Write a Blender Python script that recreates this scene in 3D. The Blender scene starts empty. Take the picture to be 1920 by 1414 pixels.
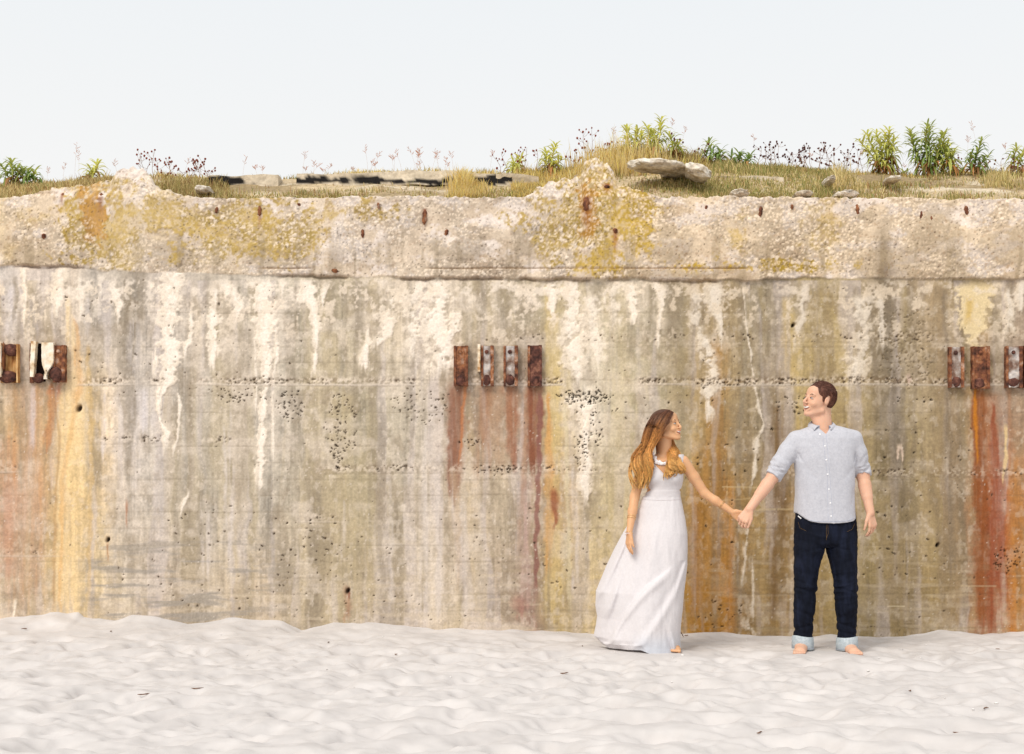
import bpy, bmesh, math, random
import numpy as np
from mathutils import Vector, Matrix
from mathutils.bvhtree import BVHTree
random.seed(7); rng = np.random.default_rng(11)
SC = bpy.context.scene
COL = SC.collection
# ------------------------------------------------------------------ camera, sky, sun, exposure
FPX, CH, HOR = 2706.0, 1.2, 893.0          # focal length in photo pixels, eye height, horizon row
cam_d = bpy.data.cameras.new('camera'); cam = bpy.data.objects.new('camera', cam_d); COL.objects.link(cam)
cam.location = (0, 0, CH); cam.rotation_euler = (math.radians(90), 0, 0)
cam_d.sensor_width = 36; cam_d.lens = 36*FPX/1920; cam_d.shift_y = (HOR-707)/1920
cam_d.clip_start = 0.1; cam_d.clip_end = 3000
SC.camera = cam
w = bpy.data.worlds.new('World'); SC.world = w; w.use_nodes = True
nt = w.node_tree; nt.nodes.clear()
SUN_EL, SUN_AZ = 47, -32      # azimuth measured from the camera's back towards the left
sky = nt.nodes.new('ShaderNodeTexSky'); sky.sky_type = 'NISHITA'; sky.sun_disc = False
sky.sun_elevation = math.radians(SUN_EL); sky.sun_rotation = math.radians(180-SUN_AZ)
sky.dust_density = 3.0; sky.air_density = 1.0; sky.ozone_density = 1.0
hz = nt.nodes.new('ShaderNodeMix'); hz.data_type = 'RGBA'; hz.blend_type = 'MIX'
hz.inputs[0].default_value = 0.93
hz.inputs[7].default_value = (9.15, 9.4, 9.5, 1)     # thin bright overcast veil over the blue
bg = nt.nodes.new('ShaderNodeBackground'); bg.inputs[1].default_value = 0.1
ow = nt.nodes.new('ShaderNodeOutputWorld')
wc = nt.nodes.new('ShaderNodeTexCoord'); sx = nt.nodes.new('ShaderNodeSeparateXYZ'); cr_ = nt.nodes.new('ShaderNodeValToRGB'); sc_ = nt.nodes.new('ShaderNodeVectorMath'); sc_.operation = 'SCALE'; sc_.inputs['Scale'].default_value = 10
cr_.color_ramp.elements[0].position = .16; cr_.color_ramp.elements[0].color = (.985, .975, .955, 1)      # paler and warmer towards the horizon
cr_.color_ramp.elements[1].position = .34; cr_.color_ramp.elements[1].color = (.91, .94, .96, 1)
nt.links.new(wc.outputs['Generated'], sx.inputs[0]); nt.links.new(sx.outputs['Z'], cr_.inputs[0]); nt.links.new(cr_.outputs[0], sc_.inputs[0]); nt.links.new(sc_.outputs[0], hz.inputs[7])
nt.links.new(sky.outputs[0], hz.inputs[6]); nt.links.new(hz.outputs[2], bg.inputs[0]); nt.links.new(bg.outputs[0], ow.inputs[0])
sl = bpy.data.lights.new('sun', 'SUN'); sl.energy = 2.3; sl.angle = math.radians(24); sl.color = (1.0, 0.94, 0.85)
so = bpy.data.objects.new('sun', sl); COL.objects.link(so)
e, a = math.radians(SUN_EL), math.radians(SUN_AZ)
sd = Vector((math.sin(a)*math.cos(e), -math.cos(a)*math.cos(e), math.sin(e)))
so.rotation_euler = sd.to_track_quat('Z', 'Y').to_euler()
SC.view_settings.view_transform = 'Standard'; SC.view_settings.look = 'None'
SC.view_settings.exposure = 0.0; SC.view_settings.gamma = 1.0
SC.render.resolution_x = 1024; SC.render.resolution_y = 754

# ------------------------------------------------------------------ helpers
def tag(o, label=None, cat=None, group=None, kind=None):
    if label: o['label'] = label
    if cat: o['category'] = cat
    if group: o['group'] = group
    if kind: o['kind'] = kind
    return o
def empty(name, loc, label, cat, group=None):
    o = bpy.data.objects.new(name, None); COL.objects.link(o); o.location = loc; o.empty_display_size = .1
    return tag(o, label, cat, group)
def link(name, me, mat, parent=None, smooth=True):
    o = bpy.data.objects.new(name, me); COL.objects.link(o)
    if mat: me.materials.append(mat)
    if parent is not None:
        o.parent = parent
        o.matrix_parent_inverse = Matrix.Translation(-parent.location if parent.parent is None else Vector())
    if smooth and len(me.polygons): me.polygons.foreach_set('use_smooth', np.ones(len(me.polygons), bool))
    return o
def mesh_np(name, V, F, col=None, attr='Col'):
    V = np.asarray(V, np.float32); F = np.asarray(F, np.int32); k = F.shape[1]
    me = bpy.data.meshes.new(name); me.vertices.add(len(V)); me.vertices.foreach_set('co', V.ravel())
    me.loops.add(F.size); me.loops.foreach_set('vertex_index', F.ravel())
    me.polygons.add(len(F)); me.polygons.foreach_set('loop_start', np.arange(0, F.size, k, dtype=np.int32))
    me.update(calc_edges=True)
    if col is not None: set_col(me, col, attr)
    return me
def set_col(me, col, attr='Col'):
    c = np.ones((len(me.vertices), 4), np.float32); c[:, :3] = col
    at = me.color_attributes.new(attr, 'FLOAT_COLOR', 'POINT'); at.data.foreach_set('color', c.ravel())
def obj_np(name, V, F, mat, parent=None, col=None, smooth=True):
    return link(name, mesh_np(name, V, F, col), mat, parent, smooth)
def s2l(c):
    c = np.asarray(c, float)/255.0
    return np.where(c <= .04045, c/12.92, ((c+.055)/1.055)**2.4)
def sm(x, a=0.0, b=1.0):
    t = np.clip((x-a)/(b-a), 0, 1); return t*t*(3-2*t)
def hsh(ix, iy, seed, iz=0):
    h = (ix.astype(np.int64)*374761393 + iy.astype(np.int64)*668265263 + np.asarray(iz).astype(np.int64)*1440662683 + seed*2246822519) & 0xffffffff
    h = ((h ^ (h >> 13))*1274126177) & 0xffffffff
    h = ((h ^ (h >> 15))*2246822519) & 0xffffffff
    return ((h ^ (h >> 16)) & 0xffffff)/float(0xffffff)
def vn(x, y, seed=0):
    ix, iy = np.floor(x), np.floor(y); fx, fy = x-ix, y-iy
    fx = fx*fx*(3-2*fx); fy = fy*fy*(3-2*fy)
    a, b, c, d = hsh(ix, iy, seed), hsh(ix+1, iy, seed), hsh(ix, iy+1, seed), hsh(ix+1, iy+1, seed)
    return (a*(1-fx)+b*fx)*(1-fy)+(c*(1-fx)+d*fx)*fy
def fbm(x, y, o=4, seed=0, g=.5):
    s = 0; A = 1; T = 0
    for i in range(o):
        s = s+A*vn(x*2**i+17.3*i, y*2**i+9.1*i, seed+i*13); T += A; A *= g
    return s/T*2-1
def vn3(x, y, z, seed=0):
    ix, iy, iz = np.floor(x), np.floor(y), np.floor(z); fx, fy, fz = x-ix, y-iy, z-iz
    fx = fx*fx*(3-2*fx); fy = fy*fy*(3-2*fy); fz = fz*fz*(3-2*fz)
    r = 0
    for dz, wz in ((0, 1-fz), (1, fz)):
        for dy, wy in ((0, 1-fy), (1, fy)):
            for dx, wx in ((0, 1-fx), (1, fx)):
                r = r+hsh(ix+dx, iy+dy, seed, iz+dz)*wx*wy*wz
    return r*2-1
def fbm3(x, y, z, o=3, seed=0):
    s = 0; A = 1; T = 0
    for i in range(o):
        s = s+A*vn3(x*2**i+3.3*i, y*2**i+7.7*i, z*2**i+1.9*i, seed+i*7); T += A; A *= .5
    return s/T
def worley(x, y, seed):
    ix, iy = np.floor(x), np.floor(y); best = np.full(x.shape, 9.); idv = np.zeros(x.shape)
    for dx in (-1, 0, 1):
        for dy in (-1, 0, 1):
            cx, cy = ix+dx, iy+dy
            px = cx+.1+.8*hsh(cx, cy, seed); py = cy+.1+.8*hsh(cx, cy, seed+5)
            d = np.hypot(x-px, y-py); m = d < best
            best = np.where(m, d, best); idv = np.where(m, hsh(cx, cy, seed+9), idv)
    return best, idv
def grid_faces(nr, nc):
    i = np.arange(nr-1)[:, None]*nc+np.arange(nc-1)[None, :]; i = i.ravel()
    return np.stack([i, i+1, i+nc+1, i+nc], 1)
def WP(px, py, Y):      # the point at depth Y that the photo shows at (px, py)
    return Vector(((px-960)*Y/FPX, Y, CH+(HOR-py)*Y/FPX))

def node_mat(name, rough=.9, spec=.2, attr=None, color=(.5, .5, .5), ramp=None, nscale=20, ndetail=6, namt=.0, bump=0.0, bscale=60, bdist=.005, transl=0.0, sheen=0.0, metallic=0.0, aniso=None, sss=0):
    m = bpy.data.materials.new(name); m.use_nodes = True; t = m.node_tree; n = t.nodes; L = t.links
    b = n['Principled BSDF']; b.inputs['Roughness'].default_value = rough; b.inputs['Specular IOR Level'].default_value = spec
    b.inputs['Metallic'].default_value = metallic
    tc = n.new('ShaderNodeTexCoord'); src = tc.outputs['Object']
    if aniso:
        mp = n.new('ShaderNodeMapping'); mp.inputs['Scale'].default_value = aniso; L.new(src, mp.inputs[0]); src = mp.outputs[0]
    if attr:
        at = n.new('ShaderNodeAttribute'); at.attribute_name = attr; c = at.outputs['Color']
    elif ramp:
        no = n.new('ShaderNodeTexNoise'); no.inputs['Scale'].default_value = nscale; no.inputs['Detail'].default_value = ndetail; L.new(src, no.inputs['Vector'])
        cr = n.new('ShaderNodeValToRGB'); L.new(no.outputs[0], cr.inputs[0])
        el = cr.color_ramp.elements
        while len(el) < len(ramp): el.new(.5)
        for i, (p, cc) in enumerate(ramp): el[i].position = p; el[i].color = (*cc, 1)
        c = cr.outputs[0]
    else:
        rg = n.new('ShaderNodeRGB'); rg.outputs[0].default_value = (*color, 1); c = rg.outputs[0]
    if namt:
        no = n.new('ShaderNodeTexNoise'); no.inputs['Scale'].default_value = nscale*2.3; no.inputs['Detail'].default_value = 8; L.new(src, no.inputs['Vector'])
        mr = n.new('ShaderNodeMapRange'); mr.inputs[1].default_value = .3; mr.inputs[2].default_value = .7; mr.inputs[3].default_value = 1-namt; mr.inputs[4].default_value = 1+namt
        L.new(no.outputs[0], mr.inputs[0])
        vm = n.new('ShaderNodeVectorMath'); vm.operation = 'SCALE'; L.new(c, vm.inputs[0]); L.new(mr.outputs[0], vm.inputs['Scale']); c = vm.outputs[0]
    L.new(c, b.inputs['Base Color'])
    if bump:
        no = n.new('ShaderNodeTexNoise'); no.inputs['Scale'].default_value = bscale; no.inputs['Detail'].default_value = 6; L.new(src, no.inputs['Vector'])
        bp = n.new('ShaderNodeBump'); bp.inputs['Strength'].default_value = bump; bp.inputs['Distance'].default_value = bdist
        L.new(no.outputs[0], bp.inputs['Height']); L.new(bp.outputs[0], b.inputs['Normal'])
    if sss:
        b.inputs['Subsurface Weight'].default_value = sss; b.inputs['Subsurface Radius'].default_value = (.012, .005, .003); b.inputs['Subsurface Scale'].default_value = 1.0
    if sheen: b.inputs['Sheen Weight'].default_value = sheen
    if transl:
        tr = n.new('ShaderNodeBsdfTranslucent'); L.new(c, tr.inputs[0]); mx = n.new('ShaderNodeMixShader'); mx.inputs[0].default_value = transl
        out = n['Material Output']; L.new(b.outputs[0], mx.inputs[1]); L.new(tr.outputs[0], mx.inputs[2]); L.new(mx.outputs[0], out.inputs[0])
    return m
L_ = lambda *c: tuple(s2l(c))
M = {}
M['wall'] = node_mat('weathered_concrete', .92, .15, attr='Col', nscale=30, namt=.11, bump=.35, bscale=90, bdist=.004)
M['sand'] = node_mat('pale_sand', .95, .1, ramp=[(.35, (.56, .525, .508)), (.65, (.62, .583, .565))], nscale=3, namt=.07, bump=.35, bscale=220, bdist=.003)
M['soil'] = node_mat('dry_soil', .95, .1, attr='Col', nscale=14, namt=.25, bump=.6, bscale=40, bdist=.02)
M['grass'] = node_mat('dry_grass', .8, .15, attr='Col', transl=.35)
M['leaf'] = node_mat('leaf', .55, .35, attr='Col', transl=.4, nscale=10, namt=.15)
M['stem'] = node_mat('stem', .8, .2, attr='Col')
M['rock'] = node_mat('broken_concrete', .93, .15, ramp=[(.3, (.40, .32, .24)), (.48, (.66, .58, .47)), (.64, (.80, .74, .66))], nscale=14, namt=.2, bump=.7, bscale=40, bdist=.02)
M['slab'] = node_mat('tarred_slab', .9, .2, attr='Col', nscale=14, namt=.2, bump=.5, bscale=40, bdist=.01)
M['rust'] = node_mat('flaking_rust', .8, .3, ramp=[(.32, (.045, .018, .012)), (.47, (.17, .06, .03)), (.58, (.3, .12, .05)), (.70, (.42, .27, .2))], nscale=16, namt=.35, bump=.8, bscale=60, bdist=.008)
M['rust_dark'] = node_mat('dark_rust', .85, .25, ramp=[(.35, (.05, .022, .018)), (.55, (.13, .05, .035)), (.72, (.3, .14, .09))], nscale=22, namt=.35, bump=.9, bscale=60, bdist=.008)
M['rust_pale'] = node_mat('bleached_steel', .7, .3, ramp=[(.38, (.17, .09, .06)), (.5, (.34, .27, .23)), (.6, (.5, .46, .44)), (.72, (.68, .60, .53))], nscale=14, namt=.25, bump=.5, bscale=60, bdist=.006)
M['cream'] = node_mat('cream_steel', .8, .2, ramp=[(.33, (.45, .24, .1)), (.45, (.75, .6, .42)), (.6, (.86, .78, .66))], nscale=14, namt=.12, bump=.5, bscale=60, bdist=.006)  # cream mottled with brown, for the bracket flanges
M['ochre_steel'] = node_mat('ochre_stained_steel', .8, .2, ramp=[(.35, (.25, .1, .03)), (.5, (.5, .27, .1)), (.68, (.68, .47, .24))], nscale=12, namt=.2, bump=.5, aniso=(3, 3, .6))
M['hollow'] = node_mat('shaded_hollow', .95, .05, color=(.012, .007, .006))  # near-black colour painted for the shade inside a bracket slot
M['shell'] = node_mat('shell', .5, .4, color=(.86, .83, .8), nscale=40, namt=.08)
M['twig'] = node_mat('twig', .9, .1, ramp=[(.3, (.1, .045, .025)), (.7, (.24, .13, .08))], nscale=40)
M['skin_f'] = node_mat('tanned_skin', .5, .35, ramp=[(.3, (.64, .345, .175)), (.7, (.72, .41, .225))], nscale=9, sss=.12)
M['skin_m'] = node_mat('fair_skin', .55, .3, ramp=[(.3, (.67, .385, .255)), (.7, (.75, .45, .32))], nscale=9, sss=.12)
M['shirt'] = node_mat('chambray', .9, .1, ramp=[(.3, (.475, .478, .525)), (.7, (.55, .55, .595))], nscale=60, namt=.06, bump=.25, bscale=400, bdist=.001, sheen=.2)
M['shirt_edge'] = node_mat('chambray_trim', .9, .1, ramp=[(.3, (.40, .43, .53)), (.7, (.50, .53, .63))], nscale=60, sheen=.2)
M['denim'] = node_mat('raw_denim', .85, .12, ramp=[(.3, (.005, .006, .012)), (.5, (.0065, .0085, .017)), (.75, (.013, .017, .036))], nscale=9, namt=.3, bump=.3, bscale=300, bdist=.001, aniso=(2, 2, .6))
M['denim_in'] = node_mat('denim_reverse', .9, .1, ramp=[(.35, (.40, .46, .50)), (.65, (.52, .57, .60))], nscale=50, namt=.1, bump=.2, bscale=300)
M['thread'] = node_mat('stitching', .8, .1, color=(.22, .13, .05))
M['button'] = node_mat('button', .3, .5, color=(.85, .85, .86))
M['dress'] = node_mat('white_jersey', .85, .15, attr='Col', nscale=30, namt=.03, bump=.15, bscale=250, bdist=.001, sheen=.2, transl=.06)
M['hair_m'] = node_mat('brown_hair', .6, .25, ramp=[(.3, (.05, .019, .012)), (.5, (.11, .042, .027)), (.7, (.20, .085, .052))], nscale=30, aniso=(1, 1, .4), bump=.8, bscale=120, bdist=.004)
M['hair_f'] = node_mat('ombre_hair', .45, .4, attr='Col', nscale=40, namt=.25)
M['eye'] = node_mat('eyeball', .25, .5, color=(.75, .72, .7))
M['iris'] = node_mat('iris', .3, .5, color=(.02, .012, .01))
M['brow'] = node_mat('eyebrow', .8, .2, color=(.09, .04, .025))
M['teeth'] = node_mat('teeth', .3, .5, color=(.9, .87, .82))
M['lip_f'] = node_mat('lips_rose', .45, .4, color=(.62, .22, .16))
M['lip_m'] = node_mat('lips_pale', .5, .3, color=(.66, .31, .24))
M['mouth'] = node_mat('mouth_inside', .7, .2, color=(.12, .03, .025))
M['bead'] = node_mat('white_bead', .25, .5, color=(.9, .86, .87))
M['gold'] = node_mat('gold', .35, .5, color=(.8, .55, .25), metallic=.7)
M['nail'] = node_mat('nail', .3, .5, color=(.8, .5, .42))

# ------------------------------------------------------------------ the wall: relief and staining
YW = 10.7; SW = YW/FPX
WALL_TOP = [(-4000, 372), (0, 372), (40, 368), (90, 357), (140, 350), (175, 345), (205, 337), (214, 318), (226, 313), (243, 311), (262, 314), (272, 324), (284, 340), (300, 350), (320, 361), (345, 369), (400, 372), (700, 371), (960, 373),
            (985, 371), (1005, 354), (1040, 342), (1075, 332), (1090, 318), (1098, 299), (1108, 295), (1124, 295), (1140, 303), (1150, 318), (1158, 342), (1190, 349), (1215, 360), (1235, 371), (1500, 372), (1920, 374), (6000, 373)]
def build_wall():
    u = np.concatenate([np.linspace(-3800, -720, 130)[:-1], np.arange(-720, -70, 3.2), np.arange(-70, 1990, 1.75), np.arange(1990, 2700, 3.2), np.linspace(2702, 5600, 130)])
    tx, ty = zip(*WALL_TOP)
    top = np.interp(u, tx, ty)+4.0*fbm(u/9, u*0+3, 4, 3)*(1+1.2*(np.interp(u, tx, ty) < 360))+2*fbm(u/45, u*0, 2, 8)
    n1, n2 = 90, 400
    t1 = np.linspace(0, 1, n1, endpoint=False)[:, None]; t2 = np.linspace(0, 1, n2)[:, None]
    V = np.vstack([top[None, :]*(1-t1)+525*t1, 525+(1245-525)*t2*np.ones_like(u)[None, :]])
    U = np.broadcast_to(u[None, :], V.shape).copy()
    nA = fbm(U/14, V/14, 4, 1); nB = fbm(U/45, V/45, 4, 2); nC = fbm(U/4.5, V/4.5, 3, 4)
    warp = fbm(U/60, V/60, 3, 21)*9; wx = 5*fbm(U/16, V/22, 3, 22)
    st = fbm((U+wx*.4)/5.5, V/110, 4, 5); st2 = fbm((U+wx*.3)/22, V/330, 3, 6); st3 = fbm(U/2.2, V/45, 2, 7)
    nL = fbm(U/160, V/160, 3, 12)
    # --- overall tone of the concrete, by region
    cx = [-400, 0, 60, 100, 140, 175, 240, 300, 400, 500, 600, 700, 800, 860, 950, 1003, 1040, 1100, 1180, 1250, 1310, 1350, 1420, 1470, 1500, 1600, 1670, 1750, 1800, 1835, 1870, 1900, 2300]
    rows = {
     600: [(200,190,175),(205,198,188),(202,192,180),(200,190,178),(205,192,172),(205,196,180),(170,160,142),(196,186,172),(188,178,158),(196,188,170),(176,166,138),(190,176,146),(196,182,158),(194,182,160),(184,171,145),(180,168,140),(200,186,142),(206,196,172),(190,182,160),(160,149,128),(172,156,128),(168,149,112),(156,146,126),(160,148,124),(174,158,118),(172,157,128),(148,136,116),(168,151,122),(172,155,124),(184,167,130),(176,160,130),(166,150,130),(170,155,130)],
     790: [(190,170,140),(192,168,130),(192,172,140),(192,160,112),(226,198,138),(222,192,132),(200,192,182),(188,180,165),(178,170,152),(180,172,156),(182,172,148),(175,166,140),(186,176,156),(172,148,122),(172,152,124),(168,130,100),(206,182,120),(222,214,196),(190,180,150),(170,160,130),(180,156,108),(168,145,102),(162,148,120),(160,140,105),(174,155,108),(170,152,112),(150,138,112),(163,147,115),(160,140,112),(160,110,70),(165,128,100),(165,140,115),(160,140,110)],
     940: [(185,160,135),(186,152,126),(186,164,142),(200,165,118),(230,198,132),(215,188,135),(196,186,170),(182,174,157),(178,170,152),(180,172,154),(178,166,138),(174,162,132),(194,182,160),(184,166,138),(176,163,136),(172,146,128),(192,146,82),(198,184,146),(190,175,138),(170,152,110),(166,124,66),(162,124,70),(166,142,98),(134,110,76),(158,134,92),(164,148,106),(158,143,108),(160,142,108),(152,132,106),(156,95,58),(166,90,62),(182,132,84),(165,130,95)],
     1100:[(175,160,135),(176,160,138),(172,156,136),(188,168,132),(216,192,142),(206,184,138),(196,183,158),(188,172,148),(184,170,144),(186,169,140),(180,166,136),(180,164,134),(194,181,158),(186,172,148),(176,157,132),(164,134,114),(176,152,90),(190,172,128),(186,168,124),(170,146,96),(176,128,52),(178,128,56),(166,141,96),(148,124,82),(152,128,84),(164,148,106),(160,142,104),(156,137,97),(160,140,108),(152,94,68),(148,74,58),(176,118,50),(160,120,70)],
    }
    ry = sorted(rows); tab = np.array([s2l(rows[r]) for r in ry])
    Uw = U+warp+4*st; Vw = V+25*nB
    rows_c = np.stack([np.stack([np.interp(Uw, cx, tab[r, :, c]) for c in range(3)], -1) for r in range(4)], 0)
    fy = np.interp(Vw, ry, [0, 1, 2, 3]); i0 = np.clip(fy.astype(int), 0, 2); f = (fy-i0)[..., None]
    idx = np.indices(V.shape)
    C = rows_c[i0, idx[0], idx[1]]*(1-f)+rows_c[i0+1, idx[0], idx[1]]*f
    D = np.zeros(V.shape)
    lum = 1+.26*st+.22*st2+.17*nA+.15*nB+.16*nC+.12*st3+.10*nL
    C = C*lum[..., None]
    def mix(m, c, s=1.0):
        nonlocal C
        m = np.clip(m*s, 0, 1)[..., None]; C = C*(1-m)+s2l(c)*m
    # cool violet-grey and warm ochre veils running down
    mix(sm(fbm(Uw/24, V/420, 3, 31), .05, .35)*(V > 525), (198, 189, 184), .5)
    mix(sm(fbm(Uw/28, V/420, 3, 33), .05, .4)*(V > 525), (186, 168, 122), .40)
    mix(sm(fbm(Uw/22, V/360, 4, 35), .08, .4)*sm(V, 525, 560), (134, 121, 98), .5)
    mix(sm(fbm(U/52, V/38, 4, 36), .05, .4)*(V > 525), (218, 206, 188), .42*(1-.45*sm(U, 1150, 1300)))
    mix(sm(fbm(U/30, V/44, 4, 37), .12, .45)*(V > 525), (150, 134, 108), .38)
    mix(sm(fbm(U/9, V/14, 4, 38), .15, .4)*(V > 525), (226, 214, 194), .30)
    mix(sm(fbm(U/7, V/9, 3, 39), .2, .5)*(V > 525), (128, 112, 90), .24)
    # board marks in the lower part
    for yy in list(range(556, 1240, 31)):
        j = yy+3*hsh(np.array([yy*1.]), np.array([1.]), 3)[0]
        vis = sm(fbm(U/130, V*0+yy, 3, 41), -.25, .35)
        ln = np.exp(-((V-j-1.2*fbm(U/70, V*0, 2, yy))/1.3)**2)*vis
        D -= .0022*ln*(V > 530); mix(ln*sm(V, 530, 545), (135, 122, 98), .33)
        D += .0018*(hsh(np.floor((V-j)/31), np.zeros_like(V), 77)-.5)*0
    bandn = fbm(U/75, V/9, 3, 43)
    mix(sm(bandn, .0, .4)*sm(V, 960, 1060)*sm(U, 120, 200)*sm(-U, -600, -430), (146, 142, 136), .8)
    mix(sm(bandn, .1, .55)*sm(V, 900, 1060), (168, 152, 118), .3)
    mix(sm(-bandn, .15, .5)*sm(V, 1000, 1080), (206, 190, 160), .4)
    C *= (1+.05*bandn*sm(V, 700, 900))[..., None]
    # strokes: polyline of (x, y, half width)
    def stroke(pts, col, s=1.0, soft=.45, rag=.6, th=0.0, streak=0.0, blot=0.0):
        xs, ys, ws = [np.array(q, float) for q in zip(*pts)]
        y0, y1 = ys[0]-10, ys[-1]+10; x0, x1 = xs.min()-ws.max()*2-25, xs.max()+ws.max()*2+25
        j = np.where((u > x0) & (u < x1))[0]
        if not len(j): return
        cs = slice(j[0], j[-1]+1); Vs, Us = V[:, cs], U[:, cs]
        c0 = np.interp(Vs, ys, xs); w0 = np.interp(Vs, ys, ws)
        w0 = w0*(1+rag*(nA[:, cs]*.9+nC[:, cs]*.5+.6*fbm(Us*0+xs[0], Vs/18, 3, int(xs[0])+3)))
        m = sm((w0-np.abs(Us-c0-wx[:, cs]*min(1, ws.max()/8)))/np.maximum(1.2, w0*soft), 0, 1)
        m = m*sm(Vs, y0, ys[0]+4+8*abs(hsh(np.array([xs[0]]), np.array([ys[0]]), 4)[0]))*sm(-Vs+10*st[:, cs]*3, -y1-6, -ys[-1]+(ys[-1]-ys[0])*.12)
        if streak: m = m*np.clip(1-streak*.5+streak*1.4*st[:, cs]+streak*.5*st2[:, cs], 0, 1)
        if blot: m = m*sm(nA[:, cs]+.5*nC[:, cs], -.35+blot-.5, .05+blot-.5)
        m = np.clip(m*s, 0, 1)
        C[:, cs] = C[:, cs]*(1-m[..., None])+s2l(col)*m[..., None]*(1+.08*nC[:, cs][..., None])
        D[:, cs] += th*m
    RU, RB, OC, OR, PU, DK, DG, WH, CR, LG = (158,92,52), (128,70,46), (214,180,104), (198,134,58), (160,124,122), (120,104,80), (132,124,110), (238,230,214), (232,216,186), (200,194,186)
    # ochre and rust runs, left group
    stroke([(128,560,6),(135,640,16),(145,720,30),(140,800,38),(132,900,40),(132,1000,38),(128,1160,34)], (230,204,150), .7, .6, .3, streak=.5)
    stroke([(140,600,4),(150,720,14),(135,800,8),(118,900,6),(112,1160,5)], (206,150,78), .6, .8, .4, streak=.6)
    stroke([(163,650,5),(166,720,8),(172,850,7),(165,1150,6)], (206,170,92), .5, .8, .4)
    stroke([(98,720,3),(112,820,4),(104,950,5),(100,1150,5)], (156,120,82), .7, .9, .5)
    stroke([(22,718,14),(25,800,12),(20,900,16)], (190,140,74), .6, .7, .4, streak=.7)
    stroke([(68,718,14),(62,780,13),(60,860,14)], (180,130,72), .55, .7, .4, streak=.6)
    stroke([(103,720,16),(98,770,13),(88,840,8)], (168,96,50), .85, .6, .4, streak=.5)
    stroke([(14,820,22),(20,900,26),(14,1090,26)], (182,132,104), .5, .9, .4, streak=.7)
    stroke([(76,870,10),(72,1050,12),(70,1120,8)], (186,138,92), .45, .9, .4, streak=.7)
    # middle group
    stroke([(863,722,22),(857,790,22),(850,870,20),(852,930,14)], (136,88,60), .9, .6, .4, streak=.4)
    stroke([(872,722,6),(866,790,5),(862,860,4)], (188,112,44), .7, .8, .4)
    stroke([(912,722,20),(908,770,18),(905,830,12)], (158,106,62), .75, .8, .4, streak=.4)
    stroke([(958,722,21),(960,790,17),(962,870,13)], (152,90,54), .85, .7, .4, streak=.5)
    stroke([(1002,722,21),(1002,790,20),(1000,880,15)], (134,76,46), .95, .5, .35, streak=.4)
    stroke([(985,730,8),(985,820,10),(975,1000,10)], (166,118,78), .5, .9, .4, streak=.7)
    stroke([(1012,740,7),(1011,840,7),(1008,930,6),(1004,1120,6)], (136,84,74), .8, .6, .4)
    stroke([(990,900,16),(985,1020,18),(985,1160,20)], (178,148,142), .55, .9, .4, streak=.7)
    stroke([(1030,540,14),(1036,650,17),(1038,720,18),(1038,800,17),(1036,1000,18),(1038,1160,22)], (208,184,112), .6, .5, .25, streak=.4)
    stroke([(1028,740,5),(1030,830,10),(1030,900,13),(1030,990,13),(1028,1080,8)], (206,146,58), .8, .8, .3, streak=.4)
    stroke([(1040,918,10),(1041,935,14),(1040,960,9),(1040,990,6)], (148,74,40), .8, .8, .5)
    stroke([(1060,760,6),(1065,1000,6),(1068,1160,6)], (206,194,156), .6, .9, .4)
    stroke([(850,880,14),(860,980,12),(862,1100,8)], (190,166,132), .5, .9, .4, streak=.7)
    stroke([(930,722,60),(925,790,70),(915,880,60)], (160, 118, 80), .55, .9, .3, streak=.7)
    stroke([(850,722,14),(845,780,16),(848,850,12)], (142, 92, 62), .6, .8, .4, streak=.4)
    stroke([(60,720,70),(55,900,60),(50,1150,50)], (188, 146, 104), .45, .9, .3, streak=.6)
    stroke([(120,740,50),(125,900,60),(122,1160,50)], (224, 194, 132), .4, .9, .3, streak=.5)
    stroke([(660,740,50),(670,900,60),(680,1160,60)], (176, 160, 112), .45, .9, .3, streak=.5)
    stroke([(1150,540,50),(1160,800,50),(1170,1160,50)], (196, 182, 136), .4, .9, .3, streak=.5)
    # white veils in the middle
    for xx, ya, yb, ww in ((795,800,1160,16),(820,860,1160,14),(868,940,1150,10),(730,880,1150,9),(958,880,1020,10),(1075,880,1100,10),(640,900,1100,8),(430,760,1100,9),(220,740,880,16),(252,800,920,10),(385,940,1080,18),(420,800,1000,6)):
        stroke([(xx,ya,ww*.6),(xx+4,(ya+yb)/2,ww),(xx+2,yb,ww*.8)], (208,200,192), .55, .9, .5, streak=.9)
    for xx, ya, yb, ww in ((60,560,700,14),(165,560,620,12),(250,600,700,22),(20,540,640,14),(60,720,840,12),(270,730,800,30),(190,730,850,14)):
        stroke([(xx,ya,ww*.8),(xx,(ya+yb)/2,ww),(xx,yb,ww*.6)], (206,202,204), .6, .9, .3, streak=.7)
    # right side: browns
    stroke([(1345,640,22),(1345,760,26),(1340,850,36),(1330,950,44),(1330,1190,46)], (176,134,76), .6, .7, .35, streak=.7)
    stroke([(1352,760,8),(1352,880,10),(1350,960,12)], (140,96,50), .55, .9, .4, streak=.6)
    stroke([(1365,900,14),(1368,1000,16),(1372,1190,14)], (188,132,66), .6, .8, .4, streak=.6)
    stroke([(1310,950,18),(1305,1050,16),(1300,1180,14)], (150,108,58), .5, .9, .4, streak=.8)
    stroke([(1400,560,12),(1395,700,12),(1382,900,10)], (150,142,124), .5, .9, .3, streak=.5)
    stroke([(1280,540,16),(1280,700,18),(1276,900,14),(1290,1100,12)], (146,136,112), .6, .9, .3, streak=.6)
    stroke([(1455,760,14),(1462,880,22),(1462,1000,22),(1450,1180,16)], (112,86,54), .75, .9, .3, streak=.6)
    stroke([(1475,560,18),(1480,640,22),(1485,715,16)], (204,180,118), .55, .8, .3, streak=.6)
    stroke([(1560,580,10),(1580,680,24),(1590,715,16)], (204,184,128), .5, .9, .3, streak=.7)
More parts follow.
